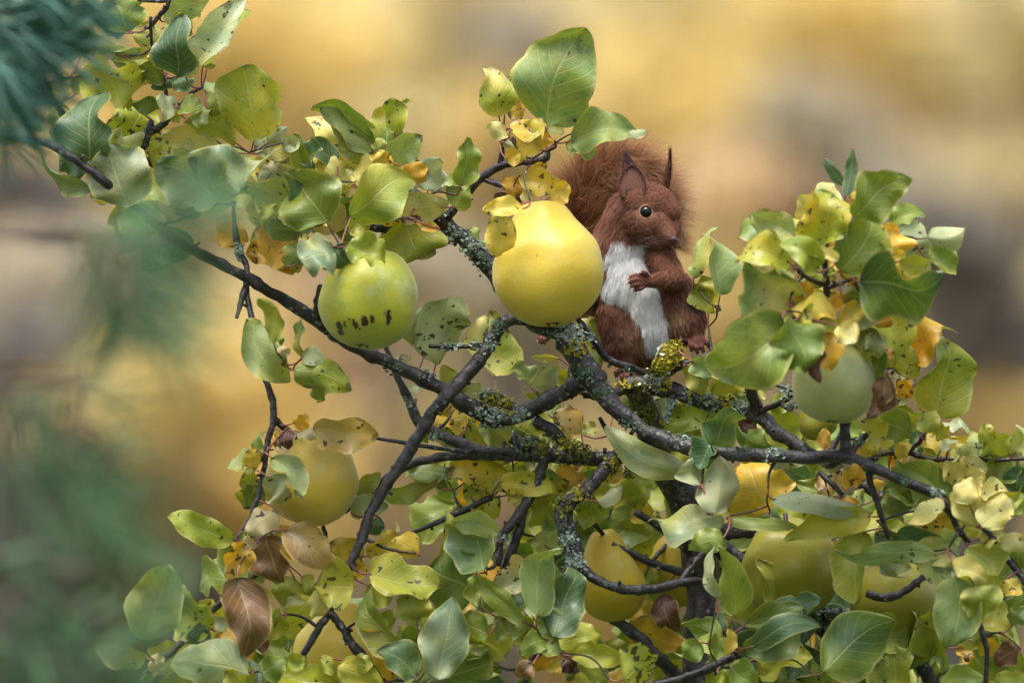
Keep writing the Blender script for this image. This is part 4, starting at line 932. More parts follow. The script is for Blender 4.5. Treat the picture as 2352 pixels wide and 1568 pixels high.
def quince(x, y, dmm, hw, hh, tilt, prof, mat, label, spin=0.0, lobes=.035, lump=.05, stem=True, drops=(), seed=1, tilt_y=0.0, calyx=True):
    c = P(x, y, dmm / 1000); k = PX * (DIST + dmm / 1000) / DIST
    pr = catmull([(a_, b_) for a_, b_ in PROFILES[prof]], 4)
    nr, ns = len(pr), 48
    V = []
    for (r, z) in pr:
        r = max(0.0, r)
        for j in range(ns):
            th = 2 * math.pi * j / ns + spin
            rr = r * (1 + lobes * math.cos(5 * th + seed) * (abs(z) ** 1.5) + .02 * math.cos(3 * th + seed * 2))
            q = Vector((rr * math.cos(th), rr * math.sin(th), z))
            rr *= 1 + lump * mnoise.noise(q * 1.4 + Vector((seed * 7.7, 0, 0)))
            zz = z + .05 * mnoise.noise(q * 1.3 + Vector((0, seed * 5.1, 0)))
            V.append((rr * math.cos(th) * hw * k, rr * math.sin(th) * hw * k * .97, zz * hh * k))
    R = Matrix.Rotation(math.radians(tilt), 3, 'Y') @ Matrix.Rotation(math.radians(tilt_y), 3, 'X')
    V = [tuple(R @ Vector(v)) for v in V]
    F = [(i * ns + (j + 1) % ns, i * ns + j, (i + 1) * ns + j, (i + 1) * ns + (j + 1) % ns) for i in range(nr - 1) for j in range(ns)]
    me = mesh_np('quince', V, F, [mat])
    o = link('quince', me)
    o.location = c
    tag(o, label, 'quince', 'quinces on the tree')
    C3 = Vector(c)
    if stem:
        top = R @ Vector((0, 0, hh * k * .86))
        tgt, dist, rr = near_wood(np.array(C3 + top))
        end = Vector(tgt) if dist < 110 * PX else C3 + top + R @ Vector((0, .01, 30 * PX))
        q = catmull([np.array(C3 + top * .97), np.array(C3 + top * 1.08), (np.array(C3 + top * 1.1) + np.array(end)) / 2 + np.array([0, 0, .001]), np.array(end)], 5)
        v, f = tube(q, np.linspace(6.5 * PX, 5 * PX, len(q)), 8, .25, seed)
        link('stem', mesh_np('stem', v, f, [M_QSTEM]), o)
    if calyx:
        V2, F2 = [], []
        bz = -hh * k * .85
        for j in range(5):
            a = j * 1.2566 + seed
            for (r_, z_, w_) in [(.05, .0, .05), (.11, -.06, .05), (.13, -.13, .015)]:
                ca, sa = math.cos(a), math.sin(a)
                for sgn in (-1, 1):
                    V2.append(R @ Vector(((r_ * ca - sgn * w_ * sa) * hw * k, (r_ * sa + sgn * w_ * ca) * hw * k, bz + z_ * hh * k)) + C3)
            b_ = j * 6
            F2 += [(b_, b_ + 1, b_ + 3, b_ + 2), (b_ + 2, b_ + 3, b_ + 5, b_ + 4)]
        link('calyx', mesh_np('calyx', V2, F2, [M_CALYX]), o)
    if drops:
        bv = BVHTree.FromPolygons([Vector(v) + C3 for v in V], F)
        co = Vector(cam.location)
        for (dx, dy, dr, el) in drops:
            tgt = Vector(P(dx, dy, dmm / 1000))
            hit, nn, _, _ = bv.ray_cast(co, (tgt - co).normalized())
            if hit is None: continue
            bm = bmesh.new()
            bmesh.ops.create_icosphere(bm, subdivisions=2, radius=dr * PX)
            bmesh.ops.delete(bm, geom=[v for v in bm.verts if v.co.z < -.12 * dr * PX], context='VERTS')
            q = Vector(nn).to_track_quat('Z', 'Y').to_matrix()
            for v in bm.verts:
                p = v.co.copy(); p.z *= .35; p.y *= el * (1 + .25 * (p.y < 0)); v.co = q @ p + hit
            me = bpy.data.meshes.new('water_drop'); bm.to_mesh(me); bm.free()
            for pl in me.polygons: pl.use_smooth = True
            me.materials.append(M_WATER)
            link('water_drop', me, o)
    return o

YEL = quince_material('quince_skin_yellow', rgb(.66, .47, .040), rgb(.50, .43, .055), rgb(.69, .52, .11), .45, sheen=.14)
YGR = quince_material('quince_skin_green_stained', rgb(.40, .40, .020), rgb(.24, .30, .030), rgb(.46, .43, .06), .55, marks=(-.0170, .0095, -.005, .024), pale_side=.7)
YSH = quince_material('quince_skin_dull_yellow', rgb(.56, .40, .04), rgb(.46, .38, .06), rgb(.60, .46, .12), .40, pale_side=.3)
YDE = quince_material('quince_skin_deep_yellow', rgb(.47, .335, .012), rgb(.33, .30, .016), rgb(.50, .36, .025), .45, sheen=.05)
PGR = quince_material('quince_skin_pale_green', rgb(.42, .42, .14), rgb(.35, .39, .15), rgb(.48, .47, .20), .6, pale_side=.5)
OLV = quince_material('quince_skin_olive_shaded', rgb(.25, .225, .012), rgb(.20, .205, .016), rgb(.30, .255, .025), .5, sheen=.05)  # base darkened to paint in the shade these fruits hang in

quince(1256, 606, -62, 126, 146, -6, 'pear', YEL, 'large clean yellow quince hanging beside the squirrel', spin=.5, seed=1, tilt_y=-9, lump=.07, lobes=.05,
       drops=[(1274,592,6,1.3),(1314,605,6,1.4),(1267,571,4,1.1),(1310,672,3,1.5),(1322,560,4,.8)])
quince(848, 686, -78, 112, 116, 8, 'round', YGR, 'green quince with black scorch marks beside the long bough', spin=1.1, seed=2, tilt_y=-12, stem=True,
       drops=[(900,650,4,1.5),(915,690,4,1.8),(935,660,4,1.6),(880,640,3,1.2),(860,660,3,1)])
quince(714, 1102, -25, 106, 106, 14, 'round', YSH, 'dull yellow quince hanging from a drooping twig with a grey leaf on it', spin=.3, seed=3, tilt_y=5,
       drops=[(697,1043,7,1.1),(716,1068,3,1.8),(725,1100,3,2),(755,1042,3,1)])
quince(776, 1500, 25, 102, 122, 6, 'pear', YEL, 'bright yellow quince behind two crossing twigs', spin=2.0, seed=4, tilt_y=0)
quince(1402, 1322, 62, 78, 106, -10, 'long', YDE, 'slender yellow quince with a small brown blemish in front of the trunk', spin=1.5, seed=5)
quince(1548, 1310, 160, 62, 86, 4, 'round', YDE, 'shaded quince half hidden behind the trunk', spin=.8, seed=6)
quince(1816, 1306, 12, 114, 112, -6, 'round', OLV, 'large shade darkened olive yellow quince with a deep dimple under wet leaves', spin=2.6, lobes=.07, lump=.09, seed=7, tilt_y=24,
       drops=[(1742,1262,3,1),(1752,1250,3,1),(1765,1240,3,1),(1735,1280,3,1),(1800,1225,3,1),(1770,1228,2.5,1),(1728,1295,2.5,1)])
quince(2058, 1376, 25, 102, 96, 5, 'round', OLV, 'olive quince behind a short bare twig and hanging leaves', spin=3.6, seed=8)
quince(1916, 876, -125, 97, 96, 2, 'round', PGR, 'pale grey green quince resting on an upright stub of wood', spin=.2, seed=9, tilt_y=-6)
quince(1876, 958, 5, 46, 52, -20, 'long', OLV, 'small olive quince peeping out below the pale green one', spin=.2, seed=10)

# ================================================================== the squirrel
SQD = 0.060
def S(x, y, d): return P(x, y, SQD + d * PX)
sq = empty('squirrel', tuple(S(1470, 868, 0)))
tag(sq, 'red squirrel with tufted ears and white belly sitting up on a lichen covered branch', 'squirrel')

# bones: a, ra, b, rb, flow along the fur, hair length px
BONES = [
 ('belly', (1462,690,34), 84, (1478,758,34), 88, (0,1,0), 20),
 ('rump', (1478,770,48), 84, (1482,792,50), 66, (0,1,0), 20),
 ('chest', (1420,600,34), 70, (1438,665,32), 84, (.05,1,0), 20),
 ('neck', (1448,492,18), 54, (1416,596,34), 72, (-.35,1,0), 16),
 ('head', (1478,472,4), 56, (1500,478,0), 55, (-.7,-.15,.35), 7),
 ('brow', (1506,474,-14), 44, (1534,490,-26), 30, (-.8,-.4,.3), 5),
 ('cheek', (1472,512,-14), 46, (1496,524,-24), 38, (-1,.25,.3), 9),
 ('muzzle', (1514,512,-40), 30, (1540,544,-66), 15, (-.8,-.5,.3), 3.5),
 ('lip', (1526,540,-52), 18, (1538,552,-62), 13, (-.9,.1,.2), 4),
 ('farcheek', (1540,520,-28), 24, (1544,534,-40), 16, (-.2,.6,.3), 5),
 ('jaw', (1490,535,-24), 32, (1520,558,-44), 14, (-.9,.25,.2), 6),
 ('thigh_r', (1548,668,6), 44, (1572,738,-6), 48, (.25,1,0), 17),
 ('shin_r', (1576,742,-6), 42, (1594,772,-24), 22, (.2,1,0), 10),
 ('foot_r', (1592,772,-22), 20, (1602,786,-38), 17, (.1,1,-.3), 4),
 ('thigh_l', (1416,712,2), 46, (1432,788,-6), 45, (.12,1,0), 17),
 ('shin_l', (1428,788,-6), 40, (1436,832,-20), 24, (0,1,0), 10),
 ('foot_l', (1434,834,-20), 20, (1438,852,-36), 19, (0,1,-.3), 4),
 ('arm_r', (1518,596,-12), 34, (1546,638,-52), 26, (.5,1,0), 13),
 ('fore_r', (1546,640,-54), 24, (1494,646,-78), 14, (-1,.3,0), 8),
 ('palm_r', (1490,645,-79), 14, (1470,648,-86), 12, (-1,0,0), 2),
 ('arm_l', (1392,630,0), 36, (1338,692,6), 24, (-.7,1,0), 13),
 ('fore_l', (1338,692,6), 24, (1276,744,18), 13, (-1,.7,0), 9),
 ('palm_l', (1270,748,16), 12, (1246,766,12), 11, (-.7,.7,0), 2),
]
DIG = [  # toes and fingers: points and the claw tip
 ((1582,776,-38),(1586,793,-52),(1589,805,-48),(1594,826,-42)), ((1593,779,-42),(1599,798,-57),(1602,811,-52),(1606,835,-44)), ((1605,779,-41),(1612,796,-54),(1616,808,-50),(1621,831,-44)), ((1613,774,-34),(1624,787,-44),(1629,797,-40),(1635,818,-34)),
 ((1580,774,-32),(1572,780,-42),(1566,782,-40),(1561,772,-44)),
 ((1422,840,-38),(1414,854,-50),(1416,865,-48),(1420,884,-46)), ((1431,848,-46),(1428,864,-58),(1431,875,-56),(1436,896,-52)), ((1443,849,-46),(1442,865,-58),(1445,876,-56),(1449,896,-52)), ((1452,842,-38),(1457,856,-50),(1460,866,-48),(1463,884,-44)),
 ((1478,636,-88),(1462,632,-98),(1448,636,-96),(1440,644,-92)), ((1474,643,-92),(1460,642,-102),(1447,647,-100),(1440,655,-95)), ((1474,651,-92),(1462,653,-102),(1450,657,-99),(1444,665,-95)), ((1478,658,-88),(1470,663,-97),(1459,666,-94),(1454,672,-91)), ((1488,634,-88),(1483,626,-96),(1474,625,-98),(1467,629,-97)),
 ((1250,760,14),(1240,768,6),(1236,778,6),(1234,792,8)), ((1248,766,10),(1243,778,2),(1240,787,3),(1239,798,6)), ((1254,766,10),(1250,780,2),(1248,788,3),(1247,798,6)), ((1258,762,12),(1257,775,5),(1255,782,6),(1255,790,8)),
]
TAIL = [(1470,800,90,26),(1415,760,128,34),(1365,690,150,38),(1333,600,158,40),(1330,500,158,42),(1352,425,154,42),(1400,386,148,38),(1458,384,142,32),(1508,420,136,26),(1535,490,130,22),(1548,565,124,14)]

def add_ball(bm, c, r):
    m = Matrix.Translation(Vector(c))
    bmesh.ops.create_icosphere(bm, subdivisions=3, radius=r, matrix=m)
def add_capsule(bm, a, ra, b, rb, n=None):
    a, b = np.array(a, float), np.array(b, float)
    L = np.linalg.norm(b - a); n = n or max(2, int(L / (min(ra, rb) * .3)) + 2)
    for t in np.linspace(0, 1, n): add_ball(bm, a + (b - a) * t, ra + (rb - ra) * t)

bm = bmesh.new()
for nm, a, ra, b, rb, fl, hl in BONES:
    add_capsule(bm, S(*a), ra * PX, S(*b), rb * PX)
for q in DIG:
    add_capsule(bm, S(*q[0]), 5.8 * PX, S(*q[1]), 5.6 * PX, 7); add_capsule(bm, S(*q[1]), 5.6 * PX, S(*q[2]), 4.8 * PX, 6)
tq = catmull([list(S(x, y, d)) + [r * PX * .55] for x, y, d, r in TAIL], 8)
for p in tq: add_ball(bm, p[:3], p[3])
me = bpy.data.meshes.new('body'); bm.to_mesh(me); bm.free()
body = link('body', me, sq)
md = body.modifiers.new('remesh', 'REMESH'); md.mode = 'VOXEL'; md.voxel_size = 2.0 * PX
sm = body.modifiers.new('smooth', 'SMOOTH'); sm.factor = .5; sm.iterations = 4
dg = bpy.context.evaluated_depsgraph_get()
new = bpy.data.meshes.new_from_object(body.evaluated_get(dg))
body.modifiers.clear(); body.data = new; new.name = 'body'

# ---- coat colours by place on the body, some light and shade painted in
RUST, DARK, TAN, WHITE, SKIN = np.array((.195, .076, .044)), np.array((.085, .034, .022)), np.array((.33, .185, .105)), np.array((.84, .82, .79)), np.array((.19, .075, .055))
Z4 = lambda z: np.array([1205.8 + z[0] * .3809, 298.6 + z[1] * .3809])
BIB = np.array([Z4(p) for p in [(545,665),(640,690),(740,700),(800,715),(800,770),(750,840),(760,900),(800,950),(812,1040),(840,1110),(868,1190),(880,1260),(800,1330),(722,1330),(712,1230),(690,1160),(650,1090),(600,1050),(500,1015),(455,960),(440,880),(455,800),(520,720)]])
BLOBS = [  # x, y, radius, colour, weight
 (1400,775,48,DARK,.9),(1420,830,30,DARK,.7),(1595,715,50,DARK,.6),(1560,650,26,DARK,.35),(1545,628,22,np.array((.24,.09,.05)),.7),(1450,750,20,TAN,.95),(1466,795,20,TAN,.9),(1548,735,30,TAN,.95),(1535,775,24,TAN,.7),  # DARK: leg fur, strengthened to paint shade between left leg and belly
 (1484,487,21,TAN,.7),(1530,538,17,np.array((.26,.13,.085)),.75),(1500,545,20,np.array((.16,.075,.04)),.7),(1500,440,40,np.array((.155,.058,.034)),.6),(1455,500,30,np.array((.15,.06,.035)),.5),(1378,540,24,np.array((.34,.155,.105)),.8),(1405,480,18,np.array((.32,.14,.10)),.7),(1540,500,26,np.array((.14,.05,.03)),.5),  # the lightest blobs paint the lit rim along the neck
 (1560,600,30,RUST,.3),(1300,735,40,np.array((.26,.09,.04)),.8),
]
def to_px(p):
    k = (DIST + p[..., 1]) / DIST
    return np.stack([p[..., 0] / (PX * k) + 1176, 784 - (p[..., 2] - CAMZ) / (PX * k)], -1)
def in_poly(q, poly):
    x, y = q[:, 0], q[:, 1]; ins = np.zeros(len(q), bool); j = len(poly) - 1
    for i in range(len(poly)):
        xi, yi = poly[i]; xj, yj = poly[j]
        c = ((yi > y) != (yj > y)) & (x < (xj - xi) * (y - yi) / (yj - yi + 1e-9) + xi)
        ins ^= c; j = i
    return ins
def bone_near(p):
    best = np.full(len(p), 1e9); idx = np.zeros(len(p), int)
    for i, (nm, a, ra, b, rb, fl, hl) in enumerate(BONES):
        A, Bb = S(*a), S(*b); ab = Bb - A
        t = np.clip(((p - A) @ ab) / (ab @ ab), 0, 1)
        d = np.linalg.norm(p - (A + t[:, None] * ab), axis=1) - (ra + (rb - ra) * t) * PX
        m = d < best; best[m] = d[m]; idx[m] = i
    return idx, best
TP = tq[:, :3]
def tail_dist(p):
    d = np.linalg.norm(p[:, None, :] - TP[None], axis=2) - tq[None, :, 3]
    i = d.argmin(1); return d[np.arange(len(p)), i], i
def digit_dist(p):
    best = np.full(len(p), 1e9)
    for q in DIG:
        for A, Bb in ((q[0], q[1]), (q[1], q[2])):
            A, Bb = S(*A), S(*Bb); ab = Bb - A
            t = np.clip(((p - A) @ ab) / (ab @ ab), 0, 1)
            best = np.minimum(best, np.linalg.norm(p - (A + t[:, None] * ab), axis=1) - 6 * PX)
    return best
NAMES_ = [b[0] for b in BONES]
def coat(p, nrmv, idx, is_tail):
    q = to_px(p); n = len(p)
    c = np.tile(RUST, (n, 1))
    for x, y, r, col, w in BLOBS:
        f = w * np.exp(-((q[:, 0] - x) ** 2 + (q[:, 1] - y) ** 2) / (r * r))
        f = np.where(nrmv[:, 1] < .3, f, 0)[:, None]
        c = c * (1 - f) + col * f
    limb = np.isin(idx, [NAMES_.index(k) for k in ('arm_r', 'fore_r', 'palm_r', 'thigh_r', 'shin_r', 'foot_r', 'arm_l', 'fore_l', 'muzzle', 'head', 'cheek', 'brow', 'lip', 'farcheek')])
    wig = np.array([mnoise.noise(Vector(v) * 190) + .6 * mnoise.noise(Vector(v) * 520) for v in p]) * 12
    ins = in_poly(q + np.stack([wig, wig * .6], 1), BIB) & (nrmv[:, 1] < .25) & ~limb
    c[ins] = WHITE
    paw = np.isin(idx, [NAMES_.index(k) for k in ('palm_r', 'palm_l', 'foot_r', 'foot_l')])
    c[paw] = SKIN * .8 + RUST * .2
    c[is_tail] = np.array((.15, .045, .022))
    return c, ins

nv = len(new.vertices)
co = np.empty(nv * 3, np.float32); new.vertices.foreach_get('co', co); co = co.reshape(-1, 3).astype(float)
no = np.empty(nv * 3, np.float32); new.vertices.foreach_get('normal', no); no = no.reshape(-1, 3).astype(float)
idx, bd = bone_near(co)
td, ti = tail_dist(co)
is_tail = (td < bd) & (co[:, 1] > SQD + 60 * PX)
cc, ins = coat(co, no, idx, is_tail)
dd = digit_dist(co)
dig = dd < np.minimum(bd, 1.0) - .2 * PX
cc[dig] = SKIN
a_ = new.attributes.new('col', 'FLOAT_COLOR', 'POINT')
a_.data.foreach_set('color', np.concatenate([cc * .8, np.ones((nv, 1))], 1).astype(np.float32).ravel())
new.polygons.foreach_set('use_smooth', np.ones(len(new.polygons), bool))
M_FURSKIN = attr_material('squirrel_undercoat', .8, .2, 0, .25, 900)
new.materials.clear(); new.materials.append(M_FURSKIN)
new.polygons.foreach_set('material_index', np.zeros(len(new.polygons), np.int32))

# ---- fur as hair curves
t = NT('squirrel_fur')
at = t.node('Attribute', attribute_name='col')
M_FUR = t.finish(t.bsdf(at.outputs['Color'], .5, .35).outputs[0])

def hair_object(name, pts, cols, r0, r1, parent):
    """pts (n,k,3), cols (n,k,3)"""
    n, k, _ = pts.shape
    hc = bpy.data.hair_curves.new(name)
    hc.add_curves([k] * n)
    hc.attributes['position'].data.foreach_set('vector', pts.astype(np.float32).ravel())
    ra = hc.attributes.get('radius') or hc.attributes.new('radius', 'FLOAT', 'POINT')
    ra.data.foreach_set('value', np.tile(np.linspace(r0, r1, k), n).astype(np.float32))
    ca = hc.attributes.new('col', 'FLOAT_COLOR', 'POINT')
    ca.data.foreach_set('color', np.concatenate([cols, np.ones((n, k, 1))], 2).astype(np.float32).ravel())
    hc.materials.append(M_FUR)
    return link(name, hc, parent)

tri = np.array([[p.vertices[0], p.vertices[1], p.vertices[2]] for p in new.polygons] + [[p.vertices[0], p.vertices[2], p.vertices[3]] for p in new.polygons if len(p.vertices) == 4])
def sample(n, mask_tri):
    T = tri[mask_tri]
    ar = np.linalg.norm(np.cross(co[T[:, 1]] - co[T[:, 0]], co[T[:, 2]] - co[T[:, 0]]), axis=1)
    k = rng.choice(len(T), n, p=ar / ar.sum())
    u = rng.random((n, 2)); fl = u.sum(1) > 1; u[fl] = 1 - u[fl]
    w = np.stack([1 - u.sum(1), u[:, 0], u[:, 1]], 1)
    return (co[T[k]] * w[:, :, None]).sum(1), nrmrows((no[T[k]] * w[:, :, None]).sum(1))
def nrmrows(v): return v / np.maximum(1e-9, np.linalg.norm(v, axis=1))[:, None]

tri_tail = is_tail[tri].all(1); tri_dig = dig[tri].any(1)
NB = 85000
p, nn = sample(NB, ~tri_tail & ~tri_dig)
bi, _ = bone_near(p)
fl = nrmrows(np.array([(b[5][0], b[5][2], -b[5][1]) for b in BONES], float))   # photo axes to world axes
hl = np.array([b[6] for b in BONES], float)
# blend the flow of nearby bones so the coat has no seams
W = np.zeros((NB, len(BONES)))
for i, (nm, a, ra, b, rb, f_, h_) in enumerate(BONES):
    A, Bb = S(*a), S(*b); ab = Bb - A
    tt = np.clip(((p - A) @ ab) / (ab @ ab), 0, 1)
    d = np.linalg.norm(p - (A + tt[:, None] * ab), axis=1) - (ra + (rb - ra) * tt) * PX
    W[:, i] = np.exp(-np.maximum(d, 0) / (7 * PX))
W /= W.sum(1)[:, None]
flow = W @ fl; length = W @ hl
cl, ins_h = coat(p, nn, bi, np.zeros(NB, bool))
eye_px = np.array([1484, 487]); qp = to_px(p)
de = np.linalg.norm(qp - eye_px, axis=1)
keep = ~((de < 23) & (nn[:, 1] < 0)) & ~((np.linalg.norm(qp - np.array([1549, 552]), axis=1) < 9))
tang = flow - nn * (flow * nn).sum(1)[:, None]
clump = np.array([[mnoise.noise(Vector(v) * 140 + Vector((k * 17.0, 0, 0))) for k in range(3)] for v in p])
lift = np.where(ins_h, .30, .34)[:, None]
dirv = nrmrows(tang) * .95 + nn * lift + clump * .35 + rng.normal(size=(NB, 3)) * .10
dirv = nrmrows(dirv)
length = length * PX * rng.uniform(.6, 1.25, NB) * np.clip(de / 30, .45, 1)
length *= np.where(length > 10 * PX, 1.2, 1.0)
pts = np.stack([p - nn * .6 * PX, p + dirv * (length * .4)[:, None], p + nrmrows(dirv + tang * .35) * (length * .75)[:, None], p + nrmrows(dirv + tang * .6 - np.array([0, 0, .12])) * length[:, None]], 1)
from mathutils.kdtree import KDTree
NG = 6500                                        # locks: hairs lean towards the tip of a neighbour
kd = KDTree(NG)
for i in range(NG): kd.insert(p[i], i)
kd.balance()
gi = np.array([kd.find(v)[1] for v in p])
lock = rng.uniform(.25, .75, NB)[:, None]
for j_, s_ in ((1, .35), (2, .75), (3, 1.0)):
    pts[:, j_] = pts[:, j_] * (1 - lock * s_) + (pts[gi, j_] + (p - p[gi]) * .25) * lock * s_
gtone = rng.uniform(.7, 1.35, NG)[gi][:, None]
jit = rng.uniform(.6, 1.5, (NB, 1)) * gtone
jit = np.where(ins_h[:, None], 1 + (jit - 1) * .3, jit)     # the white bib is even in tone
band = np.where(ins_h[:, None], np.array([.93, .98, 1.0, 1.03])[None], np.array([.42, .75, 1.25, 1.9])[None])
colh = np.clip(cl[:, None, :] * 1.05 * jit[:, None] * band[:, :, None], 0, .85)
k_ = keep
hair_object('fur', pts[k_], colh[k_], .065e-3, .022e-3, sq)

# tail: long loose hair that fans off the spine
NTl = 20000
p, nn = sample(NTl, tri_tail)
_, ti = tail_dist(p)
tdir = np.gradient(TP, axis=0); tdir = nrmrows(tdir)[ti]
frac = ti / len(TP)
clump = np.array([[mnoise.noise(Vector(v) * 90 + Vector((k * 11.0, 5, 0))) for k in range(3)] for v in p])
out = p - TP[ti]; out = nrmrows(out - tdir * (out * tdir).sum(1)[:, None])
out[:, 1] *= .55
ln = PX * np.interp(frac, [0, .2, .45, .75, 1], [45, 62, 78, 66, 42]) * rng.uniform(.35, 1.0, NTl) ** .8 * 1.35
d1 = nrmrows(out + tdir * .35 + clump * .35 + rng.normal(size=(NTl, 3)) * .20)
d2 = nrmrows(out * .85 + tdir * .55 + clump * .55 + rng.normal(size=(NTl, 3)) * .16)
d3 = nrmrows(out * .8 + tdir * .6 + clump * .7 + rng.normal(size=(NTl, 3)) * .2)
pts = np.stack([p, p + d1 * (ln * .33)[:, None], p + d1 * (ln * .33)[:, None] + d2 * (ln * .34)[:, None], p + d1 * (ln * .33)[:, None] + d2 * (ln * .34)[:, None] + d3 * (ln * .33)[:, None]], 1)
base = np.array((.15, .052, .028)); tipc = np.array((.50, .25, .115))  # tips lightened to paint in backlight from the sky
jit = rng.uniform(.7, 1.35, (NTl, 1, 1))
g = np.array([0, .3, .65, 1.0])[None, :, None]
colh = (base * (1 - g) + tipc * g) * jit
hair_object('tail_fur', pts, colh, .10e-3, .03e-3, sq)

# ---- ears
M_EAR = attr_material('ear_skin', .7, .25, .12, .2, 700)
def ear(base, tip, hw, cup, face, name='ear'):
    """cupped shell; face = direction the hollow looks"""
    A, T_ = np.array(S(*base)), np.array(S(*tip)); ax = T_ - A; L = np.linalg.norm(ax); ax /= L
    f = np.array(face, float); f = nrm(f - ax * (f @ ax)); s = np.cross(ax, f)
    nu, nv_ = 12, 10; V, C = [], []
    for i in range(nu + 1):
        u = i / nu; w = hw * PX * (.78 + .5 * u if u < .4 else .98) * max(0.0, 1 - u ** 2.6) ** .6
        if i == nu: w = hw * PX * .05
        for j in range(nv_ + 1):
            v = -1 + 2 * j / nv_
            th = v * 1.25
            V.append(A + ax * (u * L - .10 * L * (1 - abs(v)) * (1 - u)) + s * w * math.sin(th) - f * (cup * PX * (math.cos(th) - .3) * (1 - .5 * u)))
            e = abs(v) ** 3
            inner = np.array((.19, .085, .060)) * (1 - .80 * math.exp(-((u - .16) ** 2) / .03) * (abs(v) < .6))  # shade of the ear hole painted dark near the base
            c = inner * (1 - e) + np.array((.10, .032, .02)) * e
            C.append((*c, 1))
    k = nv_ + 1
    F = [(i * k + j, i * k + j + 1, (i + 1) * k + j + 1, (i + 1) * k + j) for i in range(nu) for j in range(nv_)]
    me = mesh_np(name, V, F, [M_EAR], col=C)
    bm = bmesh.new(); bm.from_mesh(me); bmesh.ops.solidify(bm, geom=bm.faces[:], thickness=1.6 * PX); bm.to_mesh(me); bm.free()
    for pl in me.polygons: pl.use_smooth = True
    return link(name, me, sq), np.array(V).reshape(nu + 1, k, 3), ax, s, f
for (b_, t_, hw_, cup_, face_, tuft, nh) in [((1452,450,-40), (1450,380,-22), 37, 13, (-.25, -1, -.1), (1436,351,-2), 420), ((1531,432,18), (1540,374,26), 19, 10, (1, -.35, 0), (1540,346,26), 420)]:
    eo, EV, ax, s_, f_ = ear(b_, t_, hw_, cup_, face_)
    tp = np.array(S(*tuft))
    # tuft: hairs from the upper rim that meet in a point; and a fringe along the rim
    R_, D_, Ln = [], [], []
    rim = np.concatenate([EV[6:, 0], EV[6:, -1], EV[9:, 3], EV[9:, -4], EV[11:, :].reshape(-1, 3)])
    ro = rim[rng.integers(0, len(rim), nh)] + rng.normal(size=(nh, 3)) * .4 * PX
    tgt = tp + rng.normal(size=(nh, 3)) * np.array([2.2, 2.2, 4.5]) * PX
    fr = rng.uniform(.55, 1.12, nh)[:, None]
    midp = ro * .5 + (EV[12, 5] * .5 + tgt * .5) * .5 + rng.normal(size=(nh, 3)) * .8 * PX
    end = ro + (tgt - ro) * fr
    pts = np.stack([ro, ro * .6 + midp * .4, midp * .5 + (ro + end) * .25, end], 1)
    cd = np.array((.045, .018, .014)) * rng.uniform(.6, 1.5, (nh, 1, 1)) * np.ones((1, 4, 1))
    hair_object('ear_tuft', pts, cd, .10e-3, .03e-3, eo)
    # short hair on the back and edge of the ear
    ne = 1500
    ii = rng.integers(0, EV.shape[0], ne); jj = np.where(rng.random(ne) < .65, rng.choice([0, 1, EV.shape[1] - 2, EV.shape[1] - 1], ne), rng.integers(0, EV.shape[1], ne))
    ro = EV[ii, jj] + rng.normal(size=(ne, 3)) * 1.2 * PX
    dv = nrmrows(ax[None] * .9 - f_[None] * .25 + rng.normal(size=(ne, 3)) * .28)
    le = rng.uniform(4, 10, ne)[:, None] * PX
    pts = np.stack([ro, ro + dv * le * .5, ro + dv * le], 1)
    cd = np.array((.12, .04, .024)) * rng.uniform(.6, 1.5, (ne, 1, 1)) * np.ones((1, 3, 1))
    hair_object('ear_hair', pts, cd, .07e-3, .03e-3, eo)

# ---- eyes, nose, claws, whiskers
t = NT('eye_black')
b_ = t.bsdf(rgb(.003, .003, .004), .03, .35)
M_EYE = t.finish(b_.outputs[0])
bvh = BVHTree.FromPolygons([Vector(v) for v in co], [tuple(x) for x in tri])
def hit_px(x, y):
    o_ = Vector(cam.location); h = bvh.ray_cast(o_, (Vector(P(x, y, SQD)) - o_).normalized())
    return h[0], h[1]
def ball(name, c, r, mat, parent, sc=(1, 1, 1)):
    bm = bmesh.new(); bmesh.ops.create_icosphere(bm, subdivisions=4, radius=r)
    for v in bm.verts: v.co = Vector((v.co.x * sc[0], v.co.y * sc[1], v.co.z * sc[2])) + Vector(c)
    me = bpy.data.meshes.new(name); bm.to_mesh(me); bm.free()
    for pl in me.polygons: pl.use_smooth = True
    me.materials.append(mat)
    return link(name, me, parent)
h, hn = hit_px(1484, 487)
ball('eye', h - hn * 5.0 * PX, 15.4 * PX, M_EYE, sq, (1, 1, 1.02))
o_ = Vector(S(1556, 490, 0)); h2 = bvh.find_nearest(Vector(S(1545, 482, 18)))
ball('eye', h2[0] - h2[1] * 8.5 * PX, 14.5 * PX, M_EYE, sq)
# pale eye lid ring
V, F, C = [], [], []
q = Vector(hn).to_track_quat('Z', 'Y').to_matrix()
for i in range(24):
    th = 2 * math.pi * i / 24
    for j in range(8):
        ph = 2 * math.pi * j / 8
        rr = 15.4 + 2.2 * math.cos(ph)
        V.append(tuple(h + q @ (Vector((rr * math.cos(th), rr * 1.02 * math.sin(th), 2.4 * math.sin(ph) + 2.0)) * PX)))
F = [(i * 8 + j, ((i + 1) % 24) * 8 + j, ((i + 1) % 24) * 8 + (j + 1) % 8, i * 8 + (j + 1) % 8) for i in range(24) for j in range(8)]
link('eyelid', mesh_np('eyelid', V, F, [plain_material('eyelid_skin', rgb(.24, .13, .095), rgb(.34, .20, .15), 900, .6)]), sq)
M_NOSE = plain_material('nose_skin', rgb(.045, .018, .017), rgb(.09, .036, .033), 1500, .55)
hno, hnn = hit_px(1546, 550)
if hno is None: hno = Vector(S(1546, 550, -52))
nose = ball('nose', hno + Vector((1.0, -2.5, 0)) * PX, 8.5 * PX, M_NOSE, sq, (1.0, .8, .9))
V, F = [], []
